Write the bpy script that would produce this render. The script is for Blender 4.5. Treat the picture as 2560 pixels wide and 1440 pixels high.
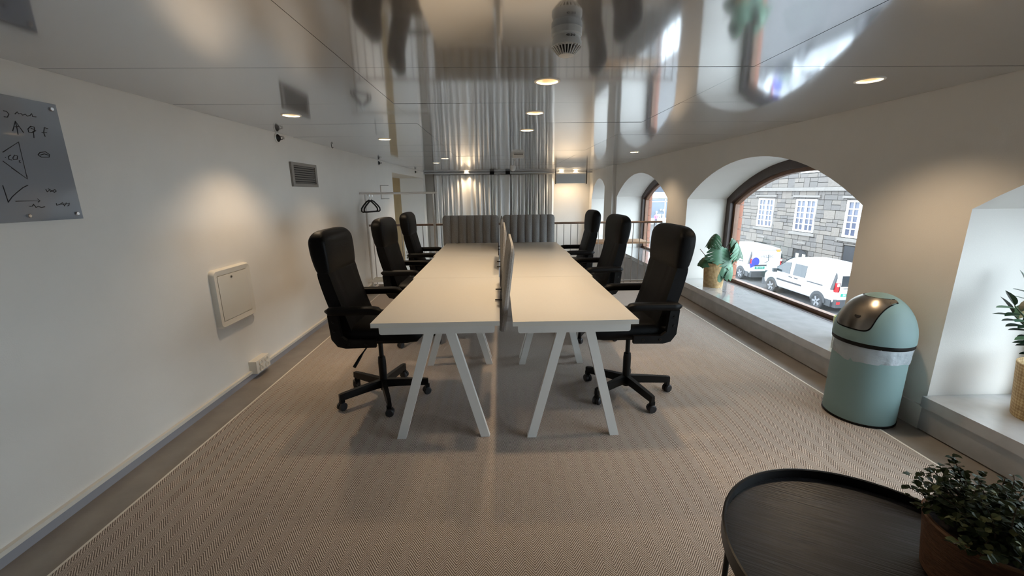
import bpy, bmesh, math, random
from mathutils import Vector, Matrix
PI = math.pi
random.seed(7)
for o in list(bpy.data.objects): bpy.data.objects.remove(o)
scene = bpy.context.scene
COL = scene.collection

# ------------------------------------------------------------------ camera
PITCH, YAW, ROLL, FPX, EYE = 0.229428, 0.028621, -0.011086, 1021.83, 1.45
def camera():
    cp, sp, cy, sy = math.cos(PITCH), math.sin(PITCH), math.cos(YAW), math.sin(YAW)
    fwd = Vector((sy*cp, cy*cp, -sp)); right = Vector((cy, -sy, 0)); up = right.cross(fwd)
    r2 = right*math.cos(ROLL)+up*math.sin(ROLL); u2 = -right*math.sin(ROLL)+up*math.cos(ROLL)
    cd = bpy.data.cameras.new('camera'); cd.sensor_width = 36; cd.lens = FPX/2560*36
    cd.clip_start = .02; cd.clip_end = 300
    c = bpy.data.objects.new('camera', cd); COL.objects.link(c)
    m = Matrix((r2, u2, -fwd)).transposed().to_4x4(); m.translation = Vector((0, 0, EYE)); c.matrix_world = m
    scene.camera = c
camera()
# ------------------------------------------------------------------ world, exposure
w = bpy.data.worlds.new('overcast_sky'); scene.world = w; w.use_nodes = True
bg = w.node_tree.nodes['Background']; bg.inputs[0].default_value = (.76, .88, 1, 1); bg.inputs[1].default_value = 6.0
LAMP = 24.0
vs = scene.view_settings
vs.view_transform = 'Standard'; vs.look = 'None'; vs.gamma = 1; vs.exposure = 0.64; vs.use_curve_mapping = False

# ------------------------------------------------------------------ materials
def lin(c): 
    c = c/255
    return c/12.92 if c <= .04045 else ((c+.055)/1.055)**2.4
def rgb(c): return (lin(c[0]), lin(c[1]), lin(c[2]), 1)
MATS = {}
def mat(name, col=(200, 200, 200), rough=.5, metal=0, var=0, vscale=8, bump=0, bscale=60, coat=0, emit=None, estr=0, spec=.5, stretch=None):
    m = bpy.data.materials.new(name); m.use_nodes = True; MATS[name] = m
    nt = m.node_tree; b = nt.nodes['Principled BSDF']
    b.inputs['Base Color'].default_value = rgb(col); b.inputs['Roughness'].default_value = rough
    b.inputs['Metallic'].default_value = metal; b.inputs['Coat Weight'].default_value = coat
    b.inputs['Specular IOR Level'].default_value = spec
    if emit: b.inputs['Emission Color'].default_value = rgb(emit); b.inputs['Emission Strength'].default_value = estr
    if var or bump:
        tc = nt.nodes.new('ShaderNodeTexCoord'); mp = nt.nodes.new('ShaderNodeMapping')
        nt.links.new(tc.outputs['Object'], mp.inputs[0])
        if stretch: mp.inputs['Scale'].default_value = stretch
        if var:
            n = nt.nodes.new('ShaderNodeTexNoise'); n.inputs['Scale'].default_value = vscale; n.inputs['Detail'].default_value = 5
            nt.links.new(mp.outputs[0], n.inputs[0])
            r = nt.nodes.new('ShaderNodeMapRange'); r.inputs['From Min'].default_value = .3; r.inputs['From Max'].default_value = .7
            r.inputs['To Min'].default_value = 1-var; r.inputs['To Max'].default_value = 1+var
            nt.links.new(n.outputs[0], r.inputs[0])
            mx = nt.nodes.new('ShaderNodeMix'); mx.data_type = 'RGBA'; mx.blend_type = 'MULTIPLY'; mx.inputs[0].default_value = 1
            mx.inputs[6].default_value = rgb(col); nt.links.new(r.outputs[0], mx.inputs[7]); nt.links.new(mx.outputs[2], b.inputs['Base Color'])
        if bump:
            n2 = nt.nodes.new('ShaderNodeTexNoise'); n2.inputs['Scale'].default_value = bscale; n2.inputs['Detail'].default_value = 3
            nt.links.new(mp.outputs[0], n2.inputs[0])
            bp = nt.nodes.new('ShaderNodeBump'); bp.inputs['Strength'].default_value = bump; bp.inputs['Distance'].default_value = .01
            nt.links.new(n2.outputs[0], bp.inputs['Height']); nt.links.new(bp.outputs[0], b.inputs['Normal'])
    return m
mat('wall_paint', (230, 226, 219), .75, var=.02, vscale=3, bump=.06, bscale=180)
mat('stone_floor', (140, 132, 124), .3, var=.14, vscale=6, bump=.05, bscale=40)
mat('sill_stone', (172, 171, 171), .08, var=.08, vscale=9, coat=1, spec=.9)
mat('sill_face', (172, 171, 171), .3, var=.12, vscale=7)
mat('white_metal', (222, 219, 213), .4)
mat('desk_white', (222, 217, 207), .32, var=.012, vscale=90)
mat('desk_edge', (214, 206, 194), .4)
mat('black_leather', (7, 7, 8), .5, bump=.12, bscale=240, spec=.16)
mat('black_plastic', (6, 6, 7), .5, spec=.2)
mat('black_metal', (9, 9, 9), .38, spec=.3)
mat('caster_grey', (34, 34, 37), .5)
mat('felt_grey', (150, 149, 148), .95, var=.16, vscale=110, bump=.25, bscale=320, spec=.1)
mat('baseboard_grey', (158, 158, 164), .4)
mat('trunking', (226, 220, 208), .5)
mat('plastic_cream', (228, 223, 212), .45)
mat('plastic_white', (226, 224, 218), .4)
mat('vent_metal', (140, 136, 131), .45, metal=.3)
mat('vent_dark', (40, 38, 37), .7)
mat('board_glass', (132, 136, 144), .12, coat=.5)
mat('marker', (26, 26, 30), .6)
mat('chrome', (215, 215, 215), .15, metal=1)
mat('steel', (170, 168, 165), .3, metal=1)
mat('brushed_steel', (150, 142, 132), .28, metal=1, bump=.05, bscale=300, stretch=(1, 1, 12))
mat('bin_green', (128, 155, 153), .55, bump=.03, bscale=200)
mat('handrail_wood', (132, 112, 98), .5, var=.1, vscale=20)
mat('rail_grey', (176, 172, 168), .4)
mat('counter_wood', (178, 148, 118), .5, var=.12, vscale=10, stretch=(1, 6, 1))
mat('curtain_cloth', (234, 232, 228), .9, bump=.1, bscale=400, spec=.1)
mat('far_column', (150, 142, 132), .7)
mat('alcove_tan', (160, 136, 96), .7, var=.1, vscale=2)
mat('lamp_trim', (240, 236, 226), .4)
mat('lamp_cup', (225, 224, 220), .35, metal=.6)
mat('lamp_bulb', (255, 214, 140), .5, emit=(255, 190, 96), estr=5)
mat('frame_brown', (62, 46, 39), .4, var=.15, vscale=14, stretch=(6, 6, 1))
mat('sash_brown', (122, 90, 70), .45, var=.12, vscale=14)
mat('ext_sill', (225, 228, 230), .4)
mat('ext_brick', (150, 100, 80), .85, var=.08, vscale=9, bump=.15, bscale=60)
mat('ext_mortar', (150, 116, 98), .9)
mat('asphalt', (74, 72, 72), .9, var=.1, vscale=3, bump=.2, bscale=50)
mat('pavement', (104, 101, 100), .9, var=.08, vscale=3)
for i, c in enumerate([(104, 98, 94), (110, 103, 97), (98, 93, 90), (115, 107, 100)]):
    mat('stone_%d' % i, c, .9, var=.1, vscale=7, bump=.3, bscale=16)
mat('stone_joint', (62, 59, 57), .95)
mat('ledge_stone', (122, 116, 111), .85, var=.08, vscale=5)
mat('white_wood', (224, 223, 222), .5)
mat('far_pane', (70, 74, 92), .12)
mat('dark_opening', (40, 40, 44), .6)
mat('basement_curtain', (190, 184, 165), .8)
mat('shop_wall', (186, 183, 177), .8, var=.05, vscale=1)
mat('shop_pane', (98, 108, 122), .12)
mat('shop_dark', (66, 74, 88), .4)
mat('van_white', (222, 223, 224), .2, coat=.6)
mat('van_glass', (48, 52, 56), .06)
mat('van_trim', (60, 61, 64), .55)
mat('tyre', (46, 46, 48), .8)
mat('hubcap', (150, 150, 153), .35, metal=.5)
mat('tail_red', (200, 40, 44), .3)
mat('tail_white', (236, 220, 220), .3)
mat('plate_green', (22, 140, 118), .5)
mat('plate_text', (225, 235, 230), .5)
mat('logo_blue', (44, 58, 214), .5)
mat('logo_grey', (110, 112, 120), .5)
mat('logo_orange', (240, 150, 80), .5)
mat('pink_cloth', (226, 120, 160), .8)
mat('skin', (214, 170, 150), .6)
mat('trousers', (70, 74, 90), .8)
mat('soil', (48, 38, 30), .95, bump=.5, bscale=60)
mat('leaf_dark', (58, 92, 66), .38, var=.2, vscale=9, spec=.4)
mat('leaf_mid', (92, 130, 104), .36, var=.2, vscale=9, spec=.4)
mat('leaf_zz', (40, 66, 44), .3, var=.2, vscale=9)
mat('leaf_box', (56, 68, 40), .65, var=.3, vscale=20, spec=.25)
mat('leaf_box_light', (126, 130, 86), .65, var=.2, vscale=20, spec=.25)
mat('stem_green', (92, 108, 74), .6)
mat('stem_brown', (92, 74, 54), .7)
mat('bark_pot', (104, 70, 46), .8, var=.35, vscale=30, bump=.5, bscale=60, stretch=(1, 1, 6))
mat('pot_rim', (128, 90, 60), .7, var=.2, vscale=30)
mat('cup_yellow', (206, 210, 140), .4)
mat('hanger_black', (16, 16, 18), .7)
mat('duct_grey', (216, 220, 222), .5)

def nodemat(name):
    m = bpy.data.materials.new(name); m.use_nodes = True; MATS[name] = m
    return m.node_tree, m.node_tree.nodes['Principled BSDF']
def math_node(nt, op, a, b=None, c=None):
    n = nt.nodes.new('ShaderNodeMath'); n.operation = op
    for i, v in enumerate((a, b, c)):
        if v is None: continue
        if isinstance(v, (int, float)): n.inputs[i].default_value = v
        else: nt.links.new(v, n.inputs[i])
    return n.outputs[0]
def ramp(nt, fac, stops):
    r = nt.nodes.new('ShaderNodeValToRGB'); nt.links.new(fac, r.inputs[0])
    els = r.color_ramp.elements
    els[0].position, els[0].color = stops[0][0], rgb(stops[0][1]); els[1].position, els[1].color = stops[-1][0], rgb(stops[-1][1])
    for p, c in stops[1:-1]:
        e = els.new(p); e.color = rgb(c)
    return r.outputs[0]
def noise(nt, vec, scale, detail=3):
    n = nt.nodes.new('ShaderNodeTexNoise'); n.inputs['Scale'].default_value = scale; n.inputs['Detail'].default_value = detail
    if vec: nt.links.new(vec, n.inputs[0])
    return n.outputs[0]
def special_mats():
    # herringbone carpet
    nt, b = nodemat('carpet'); tc = nt.nodes.new('ShaderNodeTexCoord'); s = nt.nodes.new('ShaderNodeSeparateXYZ')
    nt.links.new(tc.outputs['Object'], s.inputs[0])
    tri = math_node(nt, 'PINGPONG', s.outputs[0], .039)
    ph = math_node(nt, 'MULTIPLY', math_node(nt, 'MULTIPLY_ADD', tri, 1.28, s.outputs[1]), 2*PI/.0122)
    nz = noise(nt, tc.outputs['Object'], 160, 2)
    wv = math_node(nt, 'SINE', math_node(nt, 'MULTIPLY_ADD', nz, 2.2, ph))
    v = math_node(nt, 'MULTIPLY_ADD', wv, .36, .5)
    v2 = math_node(nt, 'ADD', v, math_node(nt, 'MULTIPLY_ADD', noise(nt, tc.outputs['Object'], 420, 1), .5, -.25))
    c = ramp(nt, v2, [(.1, (90, 79, 72)), (.5, (164, 150, 137)), (.9, (224, 211, 198))])
    nt.links.new(c, b.inputs['Base Color']); b.inputs['Roughness'].default_value = .95; b.inputs['Specular IOR Level'].default_value = .1; b.inputs['Sheen Weight'].default_value = .22; b.inputs['Sheen Roughness'].default_value = .4
    bp = nt.nodes.new('ShaderNodeBump'); bp.inputs['Strength'].default_value = .5; bp.inputs['Distance'].default_value = .004
    nt.links.new(v2, bp.inputs['Height']); nt.links.new(bp.outputs[0], b.inputs['Normal'])
    # glossy metal ceiling sheet
    nt, b = nodemat('ceiling_metal'); tc = nt.nodes.new('ShaderNodeTexCoord'); mp = nt.nodes.new('ShaderNodeMapping')
    geo = nt.nodes.new('ShaderNodeNewGeometry'); nt.links.new(geo.outputs['Position'], mp.inputs[0]); mp.inputs['Scale'].default_value = (1.2, .7, 1)
    b.inputs['Base Color'].default_value = (.72, .73, .75, 1); b.inputs['Metallic'].default_value = 1
    mp2 = nt.nodes.new('ShaderNodeMapping'); nt.links.new(geo.outputs['Position'], mp2.inputs[0]); mp2.inputs['Scale'].default_value = (3, 90, 1)
    rg = nt.nodes.new('ShaderNodeMapRange'); rg.inputs['To Min'].default_value = .055; rg.inputs['To Max'].default_value = .10
    nt.links.new(noise(nt, mp2.outputs[0], 3, 4), rg.inputs[0]); nt.links.new(rg.outputs[0], b.inputs['Roughness'])
    sat = nt.nodes.new('ShaderNodeBsdfPrincipled'); sat.inputs['Base Color'].default_value = (.70, .71, .74, 1); sat.inputs['Metallic'].default_value = 1; sat.inputs['Roughness'].default_value = .32
    mxs = nt.nodes.new('ShaderNodeMixShader'); mxs.inputs[0].default_value = .23; nt.links.new(b.outputs[0], mxs.inputs[1]); nt.links.new(sat.outputs[0], mxs.inputs[2])
    nt.links.new(mxs.outputs[0], nt.nodes['Material Output'].inputs[0])
    bp = nt.nodes.new('ShaderNodeBump'); bp.inputs['Strength'].default_value = .045; bp.inputs['Distance'].default_value = .02
    nt.links.new(noise(nt, mp.outputs[0], 2.2, 1), bp.inputs['Height']); nt.links.new(bp.outputs[0], b.inputs['Normal'])
    # window glass: clear with a mirror-like share that follows the angle
    m = bpy.data.materials.new('window_glass'); m.use_nodes = True; MATS['window_glass'] = m; nt = m.node_tree; nt.nodes.clear()
    out = nt.nodes.new('ShaderNodeOutputMaterial'); mx = nt.nodes.new('ShaderNodeMixShader'); tr = nt.nodes.new('ShaderNodeBsdfTransparent')
    gl = nt.nodes.new('ShaderNodeBsdfGlossy'); lw = nt.nodes.new('ShaderNodeLayerWeight')
    fr = math_node(nt, 'MULTIPLY_ADD', math_node(nt, 'POWER', lw.outputs['Facing'], 4.0), .6, .03)
    tr.inputs[0].default_value = (.97, .985, .98, 1); gl.inputs['Roughness'].default_value = 0
    nt.links.new(fr, mx.inputs[0]); nt.links.new(tr.outputs[0], mx.inputs[1]); nt.links.new(gl.outputs[0], mx.inputs[2]); nt.links.new(mx.outputs[0], out.inputs[0])
    # thin plastic bag
    m = bpy.data.materials.new('plastic_bag'); m.use_nodes = True; MATS['plastic_bag'] = m; nt = m.node_tree; nt.nodes.clear()
    out = nt.nodes.new('ShaderNodeOutputMaterial'); mx = nt.nodes.new('ShaderNodeMixShader'); tr = nt.nodes.new('ShaderNodeBsdfTransparent')
    gl = nt.nodes.new('ShaderNodeBsdfPrincipled'); gl.inputs['Base Color'].default_value = (.72, .75, .8, 1); gl.inputs['Roughness'].default_value = .22
    tc = nt.nodes.new('ShaderNodeTexCoord'); bp = nt.nodes.new('ShaderNodeBump'); bp.inputs['Strength'].default_value = .9; bp.inputs['Distance'].default_value = .02
    nt.links.new(noise(nt, tc.outputs['Object'], 16, 4), bp.inputs['Height']); nt.links.new(bp.outputs[0], gl.inputs['Normal'])
    mx.inputs[0].default_value = .5
    nt.links.new(tr.outputs[0], mx.inputs[1]); nt.links.new(gl.outputs[0], mx.inputs[2]); nt.links.new(mx.outputs[0], out.inputs[0])
    # black stained oak
    nt, b = nodemat('black_oak'); tc = nt.nodes.new('ShaderNodeTexCoord'); mp = nt.nodes.new('ShaderNodeMapping'); nt.links.new(tc.outputs['Object'], mp.inputs[0])
    mp.inputs['Rotation'].default_value = (0, 0, .52)
    mq = nt.nodes.new('ShaderNodeMapping'); nt.links.new(mp.outputs[0], mq.inputs[0]); mq.inputs['Scale'].default_value = (2.2, 75, 3); mp = mq
    nn = noise(nt, mp.outputs[0], 2.4, 6)
    nt.links.new(ramp(nt, nn, [(.38, (4, 4, 5)), (.5, (22, 22, 25)), (.66, (48, 48, 54))]), b.inputs['Base Color']); b.inputs['Roughness'].default_value = .34
    bp = nt.nodes.new('ShaderNodeBump'); bp.inputs['Strength'].default_value = .5; bp.inputs['Distance'].default_value = .004
    nt.links.new(nn, bp.inputs['Height']); nt.links.new(bp.outputs[0], b.inputs['Normal'])
    # plaited basket
    nt, b = nodemat('basket'); tc = nt.nodes.new('ShaderNodeTexCoord'); s = nt.nodes.new('ShaderNodeSeparateXYZ'); nt.links.new(tc.outputs['Object'], s.inputs[0])
    ang = math_node(nt, 'MULTIPLY', math_node(nt, 'ARCTAN2', s.outputs[1], s.outputs[0]), .125)
    ck = nt.nodes.new('ShaderNodeTexChecker'); cb = nt.nodes.new('ShaderNodeCombineXYZ')
    nt.links.new(math_node(nt, 'ADD', ang, s.outputs[2]), cb.inputs[0]); nt.links.new(math_node(nt, 'SUBTRACT', ang, s.outputs[2]), cb.inputs[1])
    nt.links.new(cb.outputs[0], ck.inputs[0]); ck.inputs['Scale'].default_value = 58
    ck.inputs[1].default_value = rgb((208, 182, 138)); ck.inputs[2].default_value = rgb((178, 146, 100))
    mx = nt.nodes.new('ShaderNodeMix'); mx.data_type = 'RGBA'; mx.blend_type = 'MULTIPLY'; mx.inputs[0].default_value = .6
    nt.links.new(ck.outputs[0], mx.inputs[6]); nt.links.new(ramp(nt, noise(nt, tc.outputs['Object'], 30), [(.3, (170, 150, 120)), (.7, (255, 250, 240))]), mx.inputs[7])
    nt.links.new(mx.outputs[2], b.inputs['Base Color']); b.inputs['Roughness'].default_value = .7
    bp = nt.nodes.new('ShaderNodeBump'); bp.inputs['Strength'].default_value = .6; bp.inputs['Distance'].default_value = .006
    nt.links.new(ck.outputs[1], bp.inputs['Height']); nt.links.new(bp.outputs[0], b.inputs['Normal'])
special_mats()

# ------------------------------------------------------------------ mesh helpers
def tag(o, label=None, cat=None, group=None, kind=None):
    if label: o['label'] = label
    if cat: o['category'] = cat
    if group: o['group'] = group
    if kind: o['kind'] = kind
    return o
def thing(name, label, cat, loc=(0, 0, 0), rz=0, group=None):
    o = bpy.data.objects.new(name, None); o.empty_display_size = .1; COL.objects.link(o)
    o.location = loc; o.rotation_euler = (0, 0, rz)
    return tag(o, label, cat, group)
def link(name, me, parent=None, loc=None, rot=None, scale=None):
    o = bpy.data.objects.new(name, me); COL.objects.link(o)
    if parent: o.parent = parent
    if loc: o.location = loc
    if rot: o.rotation_euler = rot
    if scale: o.scale = scale
    return o
def mesh(name, bm, m, smooth=None, bevel=0, segs=2):
    if bevel:
        es = [e for e in bm.edges if len(e.link_faces) == 2 and e.calc_face_angle(0) > .6]
        bmesh.ops.bevel(bm, geom=es, offset=bevel, segments=segs, profile=.5, affect='EDGES', clamp_overlap=True)
    bmesh.ops.recalc_face_normals(bm, faces=bm.faces[:])
    me = bpy.data.meshes.new(name); bm.to_mesh(me); bm.free()
    me.materials.append(MATS[m] if isinstance(m, str) else m)
    if smooth:
        me.polygons.foreach_set('use_smooth', [True]*len(me.polygons)); me.set_sharp_from_angle(angle=smooth)
    return me
def obj(name, bm, m, parent=None, loc=None, rot=None, smooth=None, bevel=0, segs=2):
    return link(name, mesh(name, bm, m, smooth, bevel, segs), parent, loc, rot)
def copy_tree(o, parent=None):
    c = o.copy(); COL.objects.link(c); c.parent = parent
    for ch in list(o.children):
        if ch.type != 'LIGHT': copy_tree(ch, c)
    return c
def box(a, b, bm=None):
    bm = bm or bmesh.new()
    v = [bm.verts.new((x, y, z)) for x in (a[0], b[0]) for y in (a[1], b[1]) for z in (a[2], b[2])]
    for f in ((0, 1, 3, 2), (4, 6, 7, 5), (0, 4, 5, 1), (2, 3, 7, 6), (0, 2, 6, 4), (1, 5, 7, 3)): bm.faces.new([v[i] for i in f])
    return bm
def bar(p, q, w, d, bm=None, up=(0, 0, 1)):
    """rectangular bar from p to q: w along the side direction, d along the other."""
    bm = bm or bmesh.new(); p, q = Vector(p), Vector(q); t = (q-p).normalized()
    s = t.cross(Vector(up)); s = s.normalized() if s.length > 1e-5 else Vector((1, 0, 0)); u = s.cross(t)
    vs_ = [bm.verts.new(e+s*w/2*i+u*d/2*j) for e in (p, q) for i, j in ((-1, -1), (1, -1), (1, 1), (-1, 1))]
    for f in ((0, 1, 2, 3), (7, 6, 5, 4)): bm.faces.new([vs_[i] for i in f])
    for i in range(4): bm.faces.new([vs_[i], vs_[4+i], vs_[4+(i+1) % 4], vs_[(i+1) % 4]])
    return bm
def tube(pts, r, n=8, bm=None, caps=True):
    bm = bm or bmesh.new(); pts = [Vector(p) for p in pts]; rings = []
    rs = r if isinstance(r, (list, tuple)) else [r]*len(pts)
    prev = None
    for i, p in enumerate(pts):
        t = (pts[min(i+1, len(pts)-1)]-pts[max(i-1, 0)]).normalized()
        a = prev-t*prev.dot(t) if prev is not None else t.orthogonal()
        a.normalize(); prev = a; b = t.cross(a)
        rings.append([bm.verts.new(p+(a*math.cos(k*2*PI/n)+b*math.sin(k*2*PI/n))*rs[i]) for k in range(n)])
    for A, B in zip(rings, rings[1:]):
        for k in range(n): bm.faces.new([A[k], A[(k+1) % n], B[(k+1) % n], B[k]])
    if caps:
        bm.faces.new(rings[0][::-1]); bm.faces.new(rings[-1])
    return bm
def lathe(prof, n=32, bm=None, c=(0, 0, 0), a0=0, a1=2*PI, close=True):
    bm = bm or bmesh.new(); full = abs(a1-a0-2*PI) < 1e-6; rings = []
    m = n if full else n+1
    for r, z in prof:
        if r < 1e-6: rings.append([bm.verts.new((c[0], c[1], c[2]+z))])
        else: rings.append([bm.verts.new((c[0]+r*math.cos(a0+(a1-a0)*k/n), c[1]+r*math.sin(a0+(a1-a0)*k/n), c[2]+z)) for k in range(m)])
    for A, B in zip(rings, rings[1:]):
        for k in range(n):
            k2 = (k+1) % m
            q = [A[0] if len(A) == 1 else A[k], A[0] if len(A) == 1 else A[k2], B[0] if len(B) == 1 else B[k2], B[0] if len(B) == 1 else B[k]]
            u = []
            for v in q:
                if v not in u: u.append(v)
            if len(u) > 2: bm.faces.new(u)
    return bm
def prism(pts, h0, h1, axis='z', bm=None):
    """polygon pts (a,b) extruded along axis; axis z: (a,b)=(x,y); x: (y,z); y: (x,z)"""
    bm = bm or bmesh.new()
    f = {'z': lambda a, b, h: (a, b, h), 'x': lambda a, b, h: (h, a, b), 'y': lambda a, b, h: (a, h, b)}[axis]
    A = [bm.verts.new(f(a, b, h0)) for a, b in pts]; B = [bm.verts.new(f(a, b, h1)) for a, b in pts]
    bm.faces.new(A[::-1]); bm.faces.new(B); n = len(pts)
    for i in range(n): bm.faces.new([A[i], A[(i+1) % n], B[(i+1) % n], B[i]])
    return bm
def rrect(x0, x1, y0, y1, r, n=5):
    out = []
    for cx, cy, a in ((x1-r, y1-r, 0), (x0+r, y1-r, PI/2), (x0+r, y0+r, PI), (x1-r, y0+r, 3*PI/2)):
        out += [(cx+r*math.cos(a+PI/2*k/n), cy+r*math.sin(a+PI/2*k/n)) for k in range(n+1)]
    return out
def text(name, body, size, m, parent, loc, rot, extrude=.0006, align='CENTER'):
    cu = bpy.data.curves.new(name, 'FONT'); cu.body = body; cu.size = size; cu.align_x = align; cu.align_y = 'CENTER'; cu.extrude = extrude
    return link(name, to_mesh(name, cu, m), parent, loc, rot)
def to_mesh(name, cu, m):
    tmp = bpy.data.objects.new(name, cu); COL.objects.link(tmp); bpy.context.view_layer.update()
    me = bpy.data.meshes.new_from_object(tmp.evaluated_get(bpy.context.evaluated_depsgraph_get())); me.name = name
    bpy.data.objects.remove(tmp); me.materials.clear(); me.materials.append(MATS[m]); return me
def loft(rings, bm=None, caps=True):
    bm = bm or bmesh.new(); R_ = [[bm.verts.new(p) for p in r] for r in rings]; n = len(R_[0])
    for A, B in zip(R_, R_[1:]):
        for k in range(n): bm.faces.new([A[k], A[(k+1) % n], B[(k+1) % n], B[k]])
    if caps: bm.faces.new(R_[0][::-1]); bm.faces.new(R_[-1])
    return bm
def struct(name, bm, m, label, **k):
    o = obj(name, bm, m, **k); return tag(o, label, None, None, 'structure')

# ------------------------------------------------------------------ the setting
XL, XR, ZC = -2.04, 2.58, 2.01           # wall planes and ceiling height
Y0, YR, YF = -4.6, 6.52, 11.9            # back wall, floor edge at the railing, far wall
LOW = -2.7
ARCH = [(-.58, 2.19, .2, 1.335, 1.775), (2.88, 5.65, .2, 1.335, 1.775), (6.33, 9.10, .2, 1.335, 1.775), (9.95, 11.58, .2, 1.25, 1.775)]

struct('floor', box((XL-.3, Y0, -.3), (XR+.2, YR, 0)), 'stone_floor', 'grey brown stone floor strip along the walls')
struct('floor_lower', box((XL-1.2, YR, LOW-.2), (XR+.3, YF+.3, LOW)), 'stone_floor', 'stone floor of the lower level beyond the railing')
struct('trim_1', box((XL-.3, YR, -.32), (XR, YR+.03, .02)), 'white_metal', 'white edge board of the mezzanine floor under the railing')
cp = obj('carpet', box((-1.785, Y0+.2, 0), (2.31, YR-.11, .012)), 'carpet', loc=(0, 0, 0))
tag(cp, 'beige brown herringbone woven carpet covering the floor', 'carpet')
for nm, x in (('left_edge', -1.785), ('right_edge', 2.31)):
    obj('edge_strip', box((x-.006, Y0+.2, 0), (x+.006, YR-.11, .0122)), 'trunking', cp)

# left wall with the alcove beyond the railing
AY0, AY1, AZ = 8.18, 11.45, 1.85
def left_wall():
    bm = bmesh.new(); t = .3
    box((XL-t, Y0, LOW-.2), (XL, AY0, ZC+.12), bm); box((XL-t, AY1, LOW-.2), (XL, YF+.3, ZC+.12), bm); box((XL-t, AY0, AZ), (XL, AY1, ZC+.12), bm)
    struct('wall_left', bm, 'wall_paint', 'long white plaster wall with vent, wall cabinet and glass board')
    struct('wall_alcove', box((XL-.75, AY0, LOW-.2), (XL-.62, AY1, ZC)), 'alcove_tan', 'tan back wall of the recess beyond the railing')
    struct('wall_alcove_end', box((XL-.62, AY1, LOW-.2), (XL-.3, AY1+.1, ZC)), 'wall_paint', 'plain side wall of the recess beyond the railing')
    struct('ceiling_alcove', box((XL-.62, AY0, AZ), (XL-.3, AY1, AZ+.1)), 'wall_paint', 'lintel underside of the recess beyond the railing')
left_wall()
struct('wall_back', box((XL-.3, Y0-.2, -.3), (XR+.8, Y0, ZC+.12)), 'wall_paint', 'plain wall closing the room at the back')
struct('wall_far', box((XL-.75, YF, LOW-.2), (XR+.6, YF+.2, ZC+.12)), 'wall_paint', 'cream wall at the far end behind the curtains')
struct('trim_2', box((XL, YF-.12, LOW), (XL+.24, YF, ZC)), 'far_column', 'grey column in the corner beside the curtain')
struct('trim_3', box((XR-.08, 9.22, LOW), (XR, 9.88, ZC)), 'wall_paint', 'flat pilaster between the far arched windows')
struct('baseboard_left', box((XL, Y0, 0), (XL+.018, YR, .046)), 'baseboard_grey', 'low grey skirting along the white wall', bevel=.003)
def trunk():
    o = obj('cable_trunking', box((XL, Y0, .046), (XL+.022, YR, .067)), 'trunking', bevel=.004)
    tag(o, 'thin cream cable trunking running along the wall above the skirting', 'trunking')
trunk()

def ring_box(a, b, c, d, wv, x0, x1):
    bm = bmesh.new(); O = [(a, c), (b, c), (b, d), (a, d)]; I = [(a+wv, c+wv), (b-wv, c+wv), (b-wv, d-wv), (a+wv, d-wv)]
    V = [[bm.verts.new((x, y, z)) for y, z in L] for L in (O, I) for x in (x0-.01, x1)]
    for k in range(4):
        j = (k+1) % 4
        for A, B in ((V[0], V[2]), (V[1], V[3]), (V[0], V[1]), (V[2], V[3])): bm.faces.new([A[k], A[j], B[j], B[k]])
    return bm
def arc_pts(o, d=0, n=22):
    """points of the arched edge of opening o inset by d, from the low-y spring to the high-y spring"""
    y0, y1, zb, zs, zt = o; h = (y1-y0)/2; r = zt-zs; R = (h*h+r*r)/(2*r); yc = (y0+y1)/2; zc = zt-R
    a = math.asin(min(1, (h-d)/(R-d)))
    return [(yc+(R-d)*math.sin(-a+2*a*k/n), zc+(R-d)*math.cos(-a+2*a*k/n)) for k in range(n+1)]
def loop_pts(o, d=0, n=22): return [(o[0]+d, o[2]+d)]+arc_pts(o, d, n)+[(o[1]-d, o[2]+d)]
def arch_wall(x0, x1, openings, ya, yb, za, zb, reveal=True):
    bm = bmesh.new()
    def quad(*p): bm.faces.new([bm.verts.new(v) for v in p])
    for x in (x0, x1):
        y = ya
        for o in openings:
            quad((x, y, za), (x, o[0], za), (x, o[0], zb), (x, y, zb))
            quad((x, o[0], za), (x, o[1], za), (x, o[1], o[2]), (x, o[0], o[2]))
            A = arc_pts(o)
            for p, q in zip(A, A[1:]): quad((x, p[0], p[1]), (x, q[0], q[1]), (x, q[0], zb), (x, p[0], zb))
            y = o[1]
        quad((x, y, za), (x, yb, za), (x, yb, zb), (x, y, zb))
    bmesh.ops.remove_doubles(bm, verts=bm.verts[:], dist=1e-4)
    if reveal: reveals(bm, x0, x1, openings)
    return bm
def reveals(bm, x0, x1, openings):
    for o in openings:
        L = loop_pts(o); L.append(L[0])
        a = [bm.verts.new((x0, y, z)) for y, z in L]; b = [bm.verts.new((x1, y, z)) for y, z in L]
        for i in range(len(L)-1): bm.faces.new([a[i], a[i+1], b[i+1], b[i]])
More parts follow.
